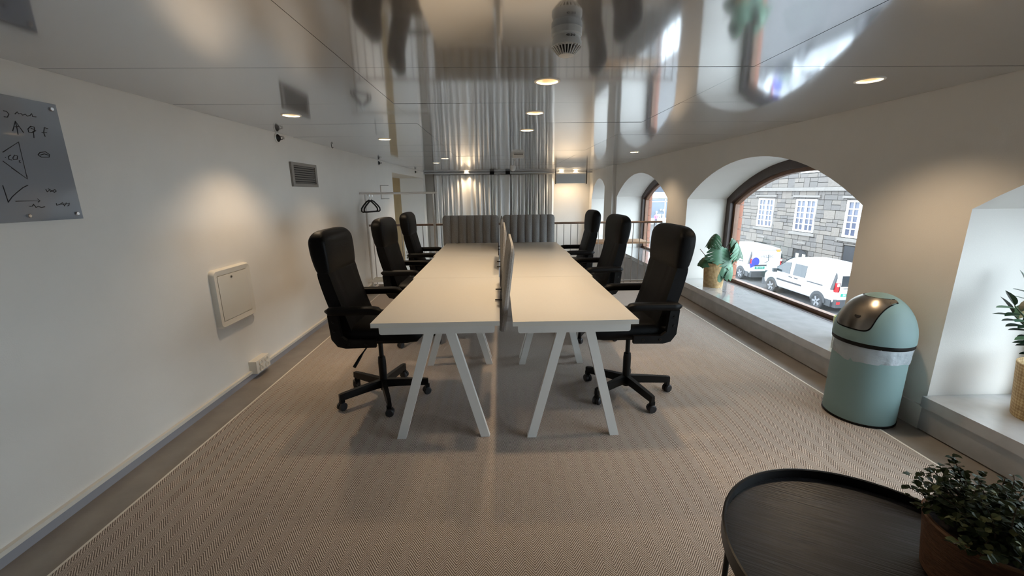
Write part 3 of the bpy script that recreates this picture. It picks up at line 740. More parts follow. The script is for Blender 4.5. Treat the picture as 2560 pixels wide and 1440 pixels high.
STROKES = {'g': [(1.854, 1.798), (1.867, 1.798), (1.873, 1.788), (1.865, 1.775), (1.851, 1.775)], 'scr': [(1.895, 1.792), (1.907, 1.803), (1.91, 1.796), (1.92, 1.799), (1.924, 1.793), (1.936, 1.799), (1.942, 1.792), (1.954, 1.797), (1.962, 1.806), (1.963, 1.794), (1.977, 1.795)], 'A1': [(1.887, 1.71), (1.889, 1.733), (1.89, 1.764)], 'A2': [(1.87, 1.721), (1.89, 1.764), (1.91, 1.721)], 'A3': [(1.88, 1.74), (1.897, 1.744)], 'Q': [(1.931, 1.725), (1.931, 1.739), (1.945, 1.752), (1.958, 1.751), (1.956, 1.735), (1.942, 1.725), (1.931, 1.725)], 'Q2': [(1.943, 1.745), (1.962, 1.736), (1.95, 1.728), (1.946, 1.704)], 'f': [(2.014, 1.752), (2.0, 1.754), (1.992, 1.732), (1.994, 1.715)], 'f2': [(1.982, 1.732), (2.005, 1.734)], 'tri': [(1.812, 1.632), (1.881, 1.68), (1.876, 1.529), (1.804, 1.598)], 'tri2': [(1.828, 1.573), (1.876, 1.529), (1.878, 1.544)], 'C': [(1.839, 1.624), (1.829, 1.617), (1.828, 1.605), (1.838, 1.604)], 'O': [(1.843, 1.612), (1.853, 1.625), (1.863, 1.622), (1.858, 1.608), (1.845, 1.606), (1.843, 1.612)], '2': [(1.862, 1.604), (1.868, 1.605), (1.863, 1.598), (1.868, 1.596)], 'dot': [(1.815, 1.613), (1.818, 1.612)], 'oval': [(1.944, 1.633), (1.954, 1.644), (1.978, 1.65), (1.993, 1.639), (1.988, 1.627), (1.956, 1.625), (1.944, 1.633)], 'oval2': [(1.952, 1.633), (1.971, 1.64), (1.988, 1.636)], 'sc1': [(1.939, 1.487), (1.942, 1.475), (1.956, 1.485), (1.949, 1.49)], 'sc2': [(1.954, 1.475), (1.977, 1.486), (1.982, 1.479), (1.972, 1.473), (1.956, 1.485)], 'dash': [(1.783, 1.434), (1.802, 1.455), (1.824, 1.473), (1.851, 1.493), (1.872, 1.503)], 'low': [(1.78, 1.501), (1.783, 1.432)], 'arrow': [(1.808, 1.437), (1.903, 1.437), (1.895, 1.446), (1.903, 1.437), (1.893, 1.431)], 'scr3': [(1.855, 1.414), (1.868, 1.415), (1.874, 1.423), (1.88, 1.409), (1.891, 1.414), (1.901, 1.408), (1.916, 1.411)], 'sc4': [(1.968, 1.425), (1.968, 1.416), (1.979, 1.418), (1.996, 1.427), (2.001, 1.411), (2.013, 1.426), (1.985, 1.418), (2.01, 1.42), (2.026, 1.424), (2.021, 1.413), (2.012, 1.411)]}
wall_fittings()

# ------------------------------------------------------------------ ceiling devices
def ceiling_devices():
    t = thing('smoke_detector', 'white domed smoke detector with vent ribs on the metal ceiling', 'smoke detector', (.25, 1.61, ZC))
    obj('base', lathe([(0, 0), (.054, 0), (.054, -.02), (.051, -.024), (.048, -.026), (0, -.026)][::-1], 40), 'plastic_white', t, smooth=.6)
    obj('housing', lathe([(0, -.026), (.049, -.026), (.050, -.036), (.053, -.042), (.053, -.056), (.050, -.058), (0, -.058)], 40), 'plastic_white', t, smooth=.6)
    obj('inner_chamber', lathe([(0, -.056), (.04, -.056), (.022, -.078), (0, -.078)], 32), 'vent_dark', t, smooth=.6)
    rib = mesh('vent_rib', bar((.051, 0, -.057), (.026, 0, -.083), .0035, .005), 'plastic_white')
    for k in range(24): link('vent_rib', rib, t, (0, 0, 0), (0, 0, k*2*PI/24))
    obj('cap', lathe([(0, -.087), (.02, -.087), (.027, -.084), (.027, -.080), (0, -.080)], 32), 'plastic_white', t, smooth=.6)
    text('marking', '401.010', .010, 'marker', t, (.006, -.0505, -.034), (PI/2, 0, .1))
    s = thing('sensor_box', 'white box sensor on the metal ceiling above the railing', 'sensor', (.30, 6.42, ZC))
    obj('case', box((-.08, -.06, -.055), (.08, .06, .0)), 'plastic_white', s, bevel=.006)
    obj('slot', box((-.07, -.0615, -.014), (.07, -.059, -.008)), 'vent_dark', s)
    c = thing('ceiling_camera', 'small white dome camera hanging below the metal ceiling', 'camera', (.30, 7.9, ZC))
    obj('bracket', tube([(0, 0, 0), (0, 0, -.06), (-.03, 0, -.075)], .009, 10), 'plastic_white', c, smooth=.8)
    obj('dome', lathe([(0, -.175), (.03, -.168), (.045, -.145), (.05, -.115), (.05, -.08), (.04, -.07), (0, -.07)], 24), 'plastic_white', c, (-.03, 0, 0), smooth=.7)
    mat('rail_aluminium', (200, 200, 200), .4, metal=.2); r = thing('ceiling_rail', 'thin steel rail under the ceiling in front of the curtains', 'rail', (0, 11.62, ZC-.03))
    obj('tube', tube([(XL, 0, 0), (XR-.0, 0, 0)], .022, 12), 'rail_aluminium', r, smooth=.8)
    for x in (-.18, .25): obj('clamp', box((x-.06, -.04, -.045), (x+.06, .04, .03)), 'black_plastic', r, bevel=.006)
    d = thing('hanging_panel', 'pale grey panel hanging between dark rods near the far arched window', 'hanging panel', (1.98, 11.5, 0))
    obj('panel', box((-.41, -.01, 1.68), (.40, .01, 1.93)), 'duct_grey', d)
    for x in (-.43, .42): obj('rod', bar((x, -.02, 1.66), (x, -.02, ZC), .022, .022), 'black_metal', d)
ceiling_devices()
def curtains():
    rnd = random.Random(5)
    def cloth(x0, x1, m, name, lab, f0):
        n = int((x1-x0)/.012); cols = []; bm = bmesh.new(); ph = 0
        zs = [LOW+.05, -1, 0, 1, 1.6, 1.93]
        off = [rnd.uniform(-.4, .4) for _ in range(400)]
        for i in range(n+1):
            x = x0+(x1-x0)*i/n; ph += .012*2*PI/(f0*(1+.35*math.sin(x*5.3)+.2*math.sin(x*13)))
            col = []
            for j, z in enumerate(zs):
                a = (.075-.03*(z > 1.5))*math.sin(ph+.25*math.sin(z*1.5+x*2)); col.append(bm.verts.new((x+.02*math.sin(ph*.5+z), 11.74+a, z)))
            cols.append(col)
        for A, B in zip(cols, cols[1:]):
            for j in range(len(zs)-1): bm.faces.new([A[j], B[j], B[j+1], A[j+1]])
        r = bmesh.ops.extrude_face_region(bm, geom=bm.faces[:])
        for v in r['geom']:
            if isinstance(v, bmesh.types.BMVert): v.co.y += .004
        o = obj(name, bm, m, smooth=1.2); tag(o, lab, 'curtain', 'pleated curtains on the far wall')
    cloth(-1.80, .30, 'curtain_cloth', 'curtain', 'off-white broadly pleated curtain next to the grey corner column', .15)
    cloth(.31, 1.52, 'curtain_cloth', 'curtain', 'off-white finely pleated curtain next to the hanging panel', .095)
curtains()

# ------------------------------------------------------------------ bin, round table and plants
def bin_():
    t = thing('push_bin', 'sage green round push bin with domed lid and steel flap', 'waste bin', (2.33, 2.36, .0125))
    obj('body', lathe([(0, .0), (.183, .0), (.187, .012), (.187, .50), (.183, .50), (.18, .03), (0, .03)], 56), 'bin_green', t, smooth=.6)
    obj('floor_ring', lathe([(.186, 0), (.190, .002), (.190, .014), (.1865, .016)], 56), 'black_plastic', t, smooth=.8)
    bm = lathe([(.1885, .415), (.191, .42), (.194, .45), (.196, .48), (.196, .515), (.188, .52)], 72)
    rnd = random.Random(2)
    for v in bm.verts:
        a = math.atan2(v.co.y, v.co.x); k = .0025*math.sin(a*9+v.co.z*40)+.002*math.sin(a*23); r = 1+k/.19
        v.co.x *= r; v.co.y *= r
        if v.co.z < .418: v.co.z += .012*math.sin(a*3)+.006*math.sin(a*7)
    b = obj('bag_collar', bm, 'plastic_bag', t, smooth=1.2); b['label'] = 'clear plastic bin bag folded over the edge'
    obj('rim', lathe([(.184, .508), (.199, .508), (.201, .512), (.202, .533), (.19, .535), (.184, .508)], 56), 'black_plastic', t, smooth=.6)
    A, Bz = .203, .285
    prof = [(.190, .532), (.2025, .533)]+[(A*math.cos(q), .545+Bz*math.sin(q)*.95) for q in [PI/2*k/16 for k in range(16)]]+[(0, .545+Bz*.95)]
    lid = obj('lid', lathe(prof, 56), 'bin_green', t, smooth=.8)
    # steel flap: patch of the dome, proud by 2 mm, facing into the room, with a dark gap round it
    def patch(d, grow, name, m):
        bm = bmesh.new(); N = 18; G = []
        az0 = math.radians(188)
        for i in range(N+1):
            row = []
            for j in range(N+1):
                u, v = 2*i/N-1, 2*j/N-1
                # squircle mapping for rounded corners
                k = (abs(u)**7+abs(v)**7)**(1/7); mxx = max(abs(u), abs(v)); f = mxx/k if k > 0 else 1
                u2, v2 = u*f, v*f
                el = math.radians(40+(26+grow)*v2); wdt = (.105+grow*.003)
                rr = A*math.cos(el); az = az0+math.asin(max(-1, min(1, u2*wdt/max(rr, .0001)))) if rr > abs(u2*wdt) else az0+math.copysign(PI/2, u2)
                s = 1+d/A
                row.append(bm.verts.new((rr*s*math.cos(az), rr*s*math.sin(az), .545+Bz*.95*math.sin(el)*(1+d/A))))
            G.append(row)
        for i in range(N):
            for j in range(N): bm.faces.new([G[i][j], G[i+1][j], G[i+1][j+1], G[i][j+1]])
        r = bmesh.ops.extrude_face_region(bm, geom=bm.faces[:])
        for q in r['geom']:
            if isinstance(q, bmesh.types.BMVert): q.co *= 1; q.co.x *= .97; q.co.y *= .97; q.co.z -= .004
        return obj(name, bm, m, t, smooth=.5)
    patch(.0012, 1.6, 'flap_gap', 'black_plastic')
    fl = patch(.0028, 0, 'push_flap', 'brushed_steel'); fl['label'] = 'brushed steel push flap'
    az = math.radians(197); el = math.radians(31); rr = A*math.cos(el)+.005
    pts = [(-.016, .008), (.016, .008), (.014, -.004), (0, -.011), (-.014, -.004)]
    e = obj('emblem', prism(pts, 0, .002, 'z'), 'vent_dark', t, (rr*math.cos(az)*1.0, rr*math.sin(az), .545+Bz*.95*math.sin(el)+.001), (0, 0, 0))
    n = Vector((math.cos(az)*math.cos(el), math.sin(az)*math.cos(el), math.sin(el)*.75)).normalized(); e.rotation_euler = n.to_track_quat('Z', 'Y').to_euler()
bin_()
def cup():
    c = obj('yellow_cup', lathe([(0, 0), (.03, 0), (.041, .19), (.038, .19), (.028, .006), (0, .006)], 28), 'cup_yellow', None, (2.83, 3.185, .222), smooth=.6)
    tag(c, 'tall pale yellow cup standing on the window bench behind the bin', 'cup')
cup()
def round_table():
    t = thing('tray_table', 'round black tray table with raised rim and thin legs', 'coffee table', (1.04, .88, .0125))
    z = .395; R = .402
    obj('tray_surface', lathe([(0, z), (R-.008, z), (R-.008, z+.012), (0, z+.012)][::-1], 72), 'black_oak', t, smooth=.6)
    obj('rim', lathe([(R-.010, z-.004), (R, z-.004), (R, z+.043), (R-.005, z+.045), (R-.010, z+.043), (R-.010, z-.004)], 96), 'black_metal', t, smooth=.7)
    for k in range(4):
        a = math.radians(163+90*k); obj('leg', tube([((R-.012)*math.cos(a), (R-.012)*math.sin(a), z+.004), ((R-.012)*math.cos(a), (R-.012)*math.sin(a), 0)], .008, 10), 'black_metal', t, smooth=.8)
    obj('floor_ring', tube([((R-.012)*math.cos(k*PI/24), (R-.012)*math.sin(k*PI/24), .008) for k in range(49)], .008, 8, caps=False), 'black_metal', t, smooth=.8)
round_table()
def boxwood():
    rnd = random.Random(11)
    t = thing('potted_boxwood', 'bushy small-leafed plant in brown bark pot on the round black table', 'plant', (1.268, .845, .4195))
    obj('pot', lathe([(0, 0), (.118, 0), (.137, .16), (.129, .162), (.122, .13), (0, .13)], 48), 'bark_pot', t, smooth=.6)
    obj('pot_lip', lathe([(.128, .160), (.136, .158), (.140, .162), (.137, .167), (.129, .166), (.128, .160)], 48), 'pot_rim', t, smooth=.8)
    obj('soil', lathe([(0, .138), (.124, .134)], 32), 'soil', t)
    ms = []
    for nm, m in (('a', 'leaf_box'), ('b', 'leaf_box_light')):
        bm = leaf_shape(bmesh.new(), .0165, .0072, .2, 4, .35); ms.append(mesh('leaf', bm, m))
    L = []
    for s in range(150):
        a = rnd.uniform(0, 2*PI); e = rnd.uniform(.05, 1)**.7*1.35; ln = rnd.uniform(.12, .2)
        d = Vector((math.sin(e)*math.cos(a), math.sin(e)*math.sin(a), math.cos(e)+.1)).normalized()
        b = Vector((rnd.uniform(-.05, .05), rnd.uniform(-.05, .05), .13)); mid = b+d*ln*.5+Vector((0, 0, .015)); tip = b+d*ln
        if s < 70: obj('stem', tube([b, mid, tip], [.0022, .0018, .001], 5), 'stem_brown', t)
        for k in range(15):
            u = .25+.75*k/14; p = b.lerp(mid, u*2) if u < .5 else mid.lerp(tip, u*2-1)
            L.append((p, a+rnd.uniform(-1.4, 1.4)+k*2.4, rnd.uniform(-.5, .9), rnd.uniform(.8, 1.35), 1 if rnd.random() < (.18 if u < .8 else .42) else 0))
    # the three hundred that show best (towards the eye) are parts of their own, the rest one mass
    eye = Vector((0, 0, EYE))-Vector(t.location); eye.normalize(); L.sort(key=lambda q: -(q[0].dot(eye)))
    rest = bmesh.new()
    for i, (p, az, pit, s, k) in enumerate(L):
        if i < 300: link('leaf', ms[k], t, p, (pit, rnd.uniform(-.4, .4), az), (s, s, s))
        else:
            n0 = len(rest.verts); leaf_shape(rest, .0165*s, .0072*s, .2, 4, .35); rest.verts.ensure_lookup_table()
            M = Matrix.Translation(p) @ Matrix.Rotation(az, 4, 'Z') @ Matrix.Rotation(pit, 4, 'X')
            for v in rest.verts[n0:]: v.co = M @ v.co
    o = obj('foliage', rest, 'leaf_box', t); o['kind'] = 'stuff'
boxwood()
def basket_pot(t, r0, r1, h, sq=.0):
    prof = [(0, 0), (r0, 0), (r0*1.01, .01), (r1, h), (r1-.006, h), (r0-.006, .02), (0, .02)]
    bm = lathe(prof, 48)
    for v in bm.verts:   # slightly squared base as in plaited baskets
        a = math.atan2(v.co.y, v.co.x); k = 1+sq*(1-v.co.z/h)*(abs(math.cos(2*a))**2-.5)
        v.co.x *= k; v.co.y *= k
    obj('basket', bm, 'basket', t, smooth=.7)
    obj('soil', lathe([(0, h*.86), (r1*.96, h*.85)], 32), 'soil', t)
def monstera_leaf(L, W, cuts, droop, m, seed):
    rnd = random.Random(seed); bm = bmesh.new(); n = 44; rows = []
    for i in range(n+1):
        u = i/n; base = W*(math.sin(PI*min(1, u*.9+.12))**.75)*(1.0 if u < .55 else (1-(u-.55)/.45)**.55 if u < 1 else 0)
        r = []
        for s in (-1, 1):
            cutk = cuts and (i % 7 == (3 if s < 0 else 5)) and 6 < i < n-4
            wv = base*(.38 if cutk else 1)*(1+.06*math.sin(i*.9+s))
            r.append(wv)
        rows.append((u, r))
    mid = [bm.verts.new((0, u*L-.12*L, -droop*L*u*u)) for u, _ in rows]
    for s in (0, 1):
        sg = -1 if s == 0 else 1; A, B = [], []
        for (u, r), mv in zip(rows, mid):
            for f, T in ((.45, A), (1, B)):
                x = sg*r[s]*f; T.append(bm.verts.new((x, mv.co.y+abs(x)*.25, mv.co.z-abs(x)*abs(x)*1.6*droop/max(W, .01)-abs(x)*.12)))
        for i in range(n):
            bm.faces.new([mid[i], mid[i+1], A[i+1], A[i]])
            if min(rows[i][1][s], rows[i+1][1][s]) > 0: bm.faces.new([A[i], A[i+1], B[i+1], B[i]])
    bmesh.ops.remove_doubles(bm, verts=bm.verts[:], dist=1e-5)
    r = bmesh.ops.extrude_face_region(bm, geom=bm.faces[:])
    for v in r['geom']:
        if isinstance(v, bmesh.types.BMVert): v.co.z -= .0012
    return mesh('leaf', bm, m, smooth=.8)
def monstera():
    o = Vector((2.79, 5.16, .222))
    t = thing('potted_monstera', 'split-leaf plant in plaited straw basket on the window bench', 'plant', o)
    basket_pot(t, .115, .135, .315, .10)
    # leaf centre (world), pointing azimuth, droop, length, half width, cut, pitch
    spec = [((2.74, 5.14, .90), 3.6, .55, .21, .115, 1, -.55, 'leaf_dark'), ((2.75, 5.05, .75), 4.5, .25, .26, .14, 1, -1.1, 'leaf_mid'), ((2.88, 5.08, .71), 5.1, .35, .28, .145, 1, -.95, 'leaf_mid'),
            ((3.0, 5.15, .84), 5.6, .9, .26, .13, 1, -.35, 'leaf_dark'), ((2.97, 5.0, .80), 5.9, .8, .22, .10, 1, -.9, 'leaf_mid'), ((2.96, 5.05, .50), 5.3, .4, .21, .09, 0, -1.2, 'leaf_mid'),
            ((2.66, 5.16, .60), 3.9, .3, .17, .09, 0, -.7, 'leaf_dark'), ((2.79, 5.03, .42), 4.6, .3, .17, .06, 0, -1.35, 'leaf_mid'), ((2.85, 5.02, .50), 4.9, .3, .18, .055, 0, -1.25, 'leaf_mid'),
            ((2.90, 5.0, .44), 5.4, .4, .15, .05, 0, -1.3, 'leaf_dark')]
    for i, (p, az, dr, L, W, c, pit, m) in enumerate(spec):
        p = Vector(p)-o; me = monstera_leaf(L, W, c, dr, m, i)
        link('leaf', me, t, p, (pit, 0, az-PI/2))
        b = Vector((p.x*.2, p.y*.2, .27)); m_ = b.lerp(p, .55)+Vector((0, .02, .05)); 
        obj('stem', tube([b, b.lerp(m_, .5)+Vector((0, 0, .02)), m_, m_.lerp(p, .6)+Vector((0, 0, .01)), p], .0045, 7), 'stem_green', t, smooth=.8)
    obj('aerial_root', tube([(-.02, 0, .27), (-.10, -.02, .36), (-.24, -.05, .50)], .004, 6), 'stem_brown', t)
monstera()
def zz_plant():
    rnd = random.Random(4); o = Vector((2.925, 1.905, .222))
    t = thing('potted_zamia', 'upright glossy dark leaved plant in plaited straw basket on the window bench', 'plant', o)
    basket_pot(t, .12, .145, .30, .06)
    lm = mesh('leaf', leaf_shape(bmesh.new(), .105, .025, .12, 6, .3), 'leaf_zz'); lm2 = mesh('leaf', leaf_shape(bmesh.new(), .09, .027, .1, 6, .2), 'leaf_mid')
    for k, (dx, dy, h) in enumerate(((-.27, .05, .36), (-.20, .10, .30), (-.10, .14, .42), (.02, -.2, .4), (-.24, -.04, .22), (.0, .05, .46), (.06, -.05, .4))):
        b = Vector((dx*.25, dy*.25, .27)); tip = Vector((dx, dy, .27+h)); mid = b.lerp(tip, .5)+Vector((dx*-.15, 0, .04))
        obj('stalk', tube([b, mid, tip], [.008, .006, .003], 7), 'stem_green', t, smooth=.8)
        ax = math.atan2(dy, dx)
        for j in range(14):
            u = .22+.78*j/13; p = b.lerp(mid, u*2) if u < .5 else mid.lerp(tip, u*2-1); s = -1 if j % 2 else 1
            d = (tip-b).normalized(); side = d.cross(Vector((0, 1, .2))).normalized()*s
            v = (side*1.0+d*.75+Vector((rnd.uniform(-.2, .2), rnd.uniform(-.35, .35), 0))).normalized()
            if j == 13: v = d
            q = v.to_track_quat('Y', 'Z').to_euler(); sc = rnd.uniform(.85, 1.1)
            link('leaf', lm if (j+k) % 4 else lm2, t, p, q, (sc, sc, sc))
zz_plant()

# ------------------------------------------------------------------ outside: street, vans, stone building, shop
ST = -3.33
struct('street', box((3.6, -30, ST-.3), (40, 70, ST)), 'asphalt', 'grey asphalt street below the windows')
struct('pavement', box((15.4, -10, ST-.2), (17.6, 29.8, ST+.13)), 'pavement', 'pale pavement along the stone building')
struct('ground_interior', box((-30, -30, -4.2), (3.17, 70, -4.0)), 'asphalt', 'ground under the building')
def stone_building():
    rnd = random.Random(21); XB = 17.5
    t = thing('stone_building', 'grey stone building with white multi-pane windows across the street', 'building', (XB, 0, 0))
    YA, YB = 11.0, 29.6
    obj('wall_core', box((.02, YA, ST), (8, YB, 9)), 'stone_joint', t)
    cent = [19.6, 23.2, 26.75]; wins = []
    for c in cent:
        wins.append((c-.80, c+.80, -.93, .90)); wins.append((c-.75, c+.75, 2.35, 4.2))
    wins_block = [(a-.02, b+.02, z0-.02, z1+.02) for a, b, z0, z1 in wins]
    for c in (23.1, 26.9): wins_block.append((c-.62, c+.62, ST, -1.98))
    wins_block.append((18.9, 20.2, ST, -1.32))
    ledges = [(YA, YB, 1.36, 1.56)]
    for c in cent: ledges += [(c-1.05, c+1.05, 1.0, 1.12), (c-1.0, c+1.0, -1.13, -.97)]
    unit = [mesh('stone', prism([(-.5, -.5), (.5, -.5), (.5, .5), (-.5, .5)], -.02, .05, 'x'), 'stone_%d' % i) for i in range(4)]
    for me in unit:   # slightly rounded arris: pull the outer face in
        for v in me.vertices:
            if v.co.x < 0: v.co.y *= .985; v.co.z *= .97
    # blocks: bands split into full-height or paired courses
    B = []; z = ST+.05
    while z < 4.6:
        h = rnd.choice([.40, .46, .53]); y = 15.5
        if z < 1.36 < z+h+.2: h = 1.36-z
        elif abs(z-1.36) < .01: z = 1.56
        while y < YB-.02:
            ln = rnd.uniform(.42, .92); ln = min(ln, YB-y)
            if YB-y-ln < .25: ln = YB-y
            if rnd.random() < .38 and h > .4: B.append((y, y+ln, z, z+h))
            else:
                q = rnd.uniform(.42, .58)*h; B.append((y, y+ln, z, z+q))
                if rnd.random() < .5 and ln > .6:
                    f = rnd.uniform(.4, .6)*ln; B.append((y, y+f, z+q, z+h)); B.append((y+f, y+ln, z+q, z+h))
                else: B.append((y, y+ln, z+q, z+h))
            y += ln
        z += h
    def clip(b):
        out = [b]
        for wd in wins_block+ledges:
            nx = []
            for a0, a1, c0, c1 in out:
                if a1 <= wd[0]+.01 or a0 >= wd[1]-.01 or c1 <= wd[2]+.01 or c0 >= wd[3]-.01: nx.append((a0, a1, c0, c1)); continue
                if a0 < wd[0]-.08: nx.append((a0, wd[0], c0, c1))
                if a1 > wd[1]+.08: nx.append((wd[1], a1, c0, c1))
                l, r_ = max(a0, wd[0]), min(a1, wd[1])
                if c0 < wd[2]-.06: nx.append((l, r_, c0, wd[2]))
                if c1 > wd[3]+.06: nx.append((l, r_, wd[3], c1))
            out = nx
        return out
    S = [q for b in B for q in clip(b) if q[1]-q[0] > .06 and q[3]-q[2] > .05]
    vis = lambda q: (18.6 < (q[0]+q[1])/2 < 29.7) and (-2.9 < (q[2]+q[3])/2 < 3.6)
    S.sort(key=lambda q: -(vis(q)*10+(q[1]-q[0])*(q[3]-q[2])))
    rest = bmesh.new(); g = .012
    for i, (a, b, c, d) in enumerate(S):
        dx = rnd.uniform(-.012, .012)
        if i < 300: link('stone', unit[rnd.randrange(4)], t, (dx, (a+b)/2, (c+d)/2), None, (-1, b-a-g*2, d-c-g*2))
        else: box((-.05+dx, a+g, c+g), (.02, b-g, d-g), rest)
    o = obj('stonework', rest, 'stone_0', t); o['kind'] = 'stuff'
    for a, b, c, d in ledges: obj('ledge', box((-.16 if b-a > 4 else -.13, a, c), (.05, b, d)), 'ledge_stone', t, bevel=.02)
    pane = mesh('pane', box((0, -.5, -.5), (.01, .5, .5)), 'far_pane')
    for a, b, c, d in wins:
        w_ = link('window', mesh('window', ring_box(a, b, c, d, .10, -.05, .019), 'white_wood'), t)
        m = (a+b)/2; obj('mullion', box((-.055, m-.06, c+.1), (.019, m+.06, d-.1)), 'white_wood', w_)
        for s0, s1 in ((a+.1, m-.06), (m+.06, b-.1)):
            obj('muntin', box((-.035, (s0+s1)/2-.026, c+.1), (.015, (s0+s1)/2+.026, d-.1)), 'white_wood', w_)
            for k in range(5):
                hz = (d-c-.2)/5
                if k: obj('glazing_bar', box((-.034, s0, c+.1+k*hz-.024), (.014, s1, c+.1+k*hz+.024)), 'white_wood', w_)
                for q in (0, 1):
                    yy = s0+(s1-s0)*(.25+.5*q); link('pane', pane, w_, (.004, yy, c+.1+(k+.5)*hz), None, (1, (s1-s0)/2-.03, hz-.03))
    for c in (23.1, 26.9):   # arched basement windows
        P = [(c-.6, ST+.1)]+[(c-.6*math.cos(PI*k/12), -2.58+.6*math.sin(PI*k/12)) for k in range(13)]+[(c+.6, ST+.1)]
        b_ = obj('basement_window', prism(P, -.005, .03, 'x'), 'dark_opening', t)
        for q in (-.33, -.2, .2, .33): obj('curtain_strip', box((-.012, c+q-.06, ST+.3), (-.004, c+q+.06, -2.2)), 'basement_curtain', b_)
    obj('doorway', box((-.01, 18.95, ST), (.03, 20.15, -1.36)), 'dark_opening', t)
    for c in (23.1, 26.75): obj('carved_ledge', box((-.09, c-.32, -1.62), (.02, c+.32, -1.52)), 'ledge_stone', t, bevel=.02)
    obj('downpipe', tube([(-.08, 29.5, ST), (-.08, 29.5, 6)], .06, 10), 'white_wood', t, smooth=.8)
stone_building()
def shop_building():
    t = thing('shop_building', 'pale shop building with a large display window at the end of the street', 'building', (0, 60, 0))
    obj('facade', box((6, 0, ST), (45, 6, 14)), 'shop_wall', t)
    for x in (14.6, 18.4, 22.1, 25.9, 29.6):
        f = obj('display_window', box((x, -.06, -2.4), (x+2.4, .02, .25)), 'shop_pane', t)
        obj('transom', box((x-.1, -.12, -.12), (x+2.5, -.05, .0)), 'white_wood', f)
        for q in (-.15, 1.95, 2.4): obj('mullion', box((x+q, -.12, -2.4), (x+q+.14, -.02, .3)), 'white_wood', f)
        obj('upper_window', box((x+.4, -.05, 1.3), (x+2.6, .02, 2.3)), 'shop_dark', t)
    obj('sign_band', box((12.2, -.3, .45), (33, 0, 1.2)), 'white_wood', t)
    obj('plinth', box((12, -.25, -3.0), (33, 0, -2.42)), 'white_wood', t)
    obj('cornice', box((12, -.35, 2.4), (33, 0, 2.6)), 'white_wood', t)
    for i, (x, z, r) in enumerate(((22.9, -1.55, .16), (23.5, -1.25, .16), (23.9, -1.3, .17), (23.2, -2.1, .2))):
        v = obj('display_vase', lathe([(0, 0), (r*.6, 0), (r*.8, .5), (r*.5, .55), (0, .55)], 14), 'white_wood', t, (x, -.2, -2.4), smooth=.7)
        obj('blossom', lathe([(0, -r), (r*.8, -r*.5), (r, 0), (r*.7, r*.6), (0, r)], 12), 'white_wood', v, (0, 0, z+2.4), smooth=.8)
shop_building()
def person():
    """small distant figure in pink, one continuous skinned body"""
    pts = {'pel': (0, 0, .95, .13), 'che': (0, 0, 1.32, .15), 'nec': (0, -.02, 1.50, .055), 'hea': (0, -.03, 1.62, .095), 'top': (0, -.03, 1.72, .07),
           'shl': (-.18, 0, 1.40, .06), 'ell': (-.26, -.05, 1.14, .045), 'hal': (-.22, -.22, 1.02, .035), 'shr': (.18, 0, 1.40, .06), 'elr': (.26, .0, 1.13, .045), 'har': (.26, -.08, .88, .035),
           'hpl': (-.10, 0, .90, .09), 'knl': (-.11, -.12, .50, .065), 'anl': (-.11, -.05, .09, .045), 'tol': (-.11, -.20, .03, .035), 'hpr': (.10, 0, .90, .09), 'knr': (.11, .02, .49, .065), 'anr': (.11, .16, .10, .045), 'tor': (.11, .03, .03, .035)}
    E_ = [('pel', 'che'), ('che', 'nec'), ('nec', 'hea'), ('hea', 'top'), ('che', 'shl'), ('shl', 'ell'), ('ell', 'hal'), ('che', 'shr'), ('shr', 'elr'), ('elr', 'har'), ('pel', 'hpl'), ('hpl', 'knl'), ('knl', 'anl'), ('anl', 'tol'), ('pel', 'hpr'), ('hpr', 'knr'), ('knr', 'anr'), ('anr', 'tor')]
    k = list(pts); me = bpy.data.meshes.new('person'); me.from_pydata([pts[n][:3] for n in k], [(k.index(a), k.index(b)) for a, b in E_], [])
    o = bpy.data.objects.new('person', me); COL.objects.link(o); o.location = (21.8, 57, ST); o.scale = (1.05, 1.05, 1.05)
    o.modifiers.new('skin', 'SKIN'); o.modifiers.new('sub', 'SUBSURF').levels = 2; o.modifiers['sub'].render_levels = 2
    for i, n in enumerate(k):
        me.skin_vertices[0].data[i].radius = (pts[n][3], pts[n][3]); me.skin_vertices[0].data[i].use_root = n == 'pel'
    m = bpy.data.materials.new('clothed_person'); m.use_nodes = True; MATS['clothed_person'] = m; nt = m.node_tree; b = nt.nodes['Principled BSDF']
    tc = nt.nodes.new('ShaderNodeTexCoord'); s = nt.nodes.new('ShaderNodeSeparateXYZ'); nt.links.new(tc.outputs['Object'], s.inputs[0])
    r = nt.nodes.new('ShaderNodeValToRGB'); r.color_ramp.interpolation = 'CONSTANT'; nt.links.new(math_node(nt, 'MULTIPLY', s.outputs[2], .5), r.inputs[0])
    e = r.color_ramp.elements; e[0].color = rgb((70, 74, 90)); e[1].position = .46; e[1].color = rgb((228, 110, 160))
    for p, c in ((.745, (214, 170, 150)), (.83, (120, 90, 70))): q = e.new(p); q.color = rgb(c)
    nt.links.new(r.outputs[0], b.inputs['Base Color']); b.inputs['Roughness'].default_value = .8; me.materials.append(m)
    tag(o, 'person in a pink top and dark trousers walking in the street by the shop', 'person')
person()

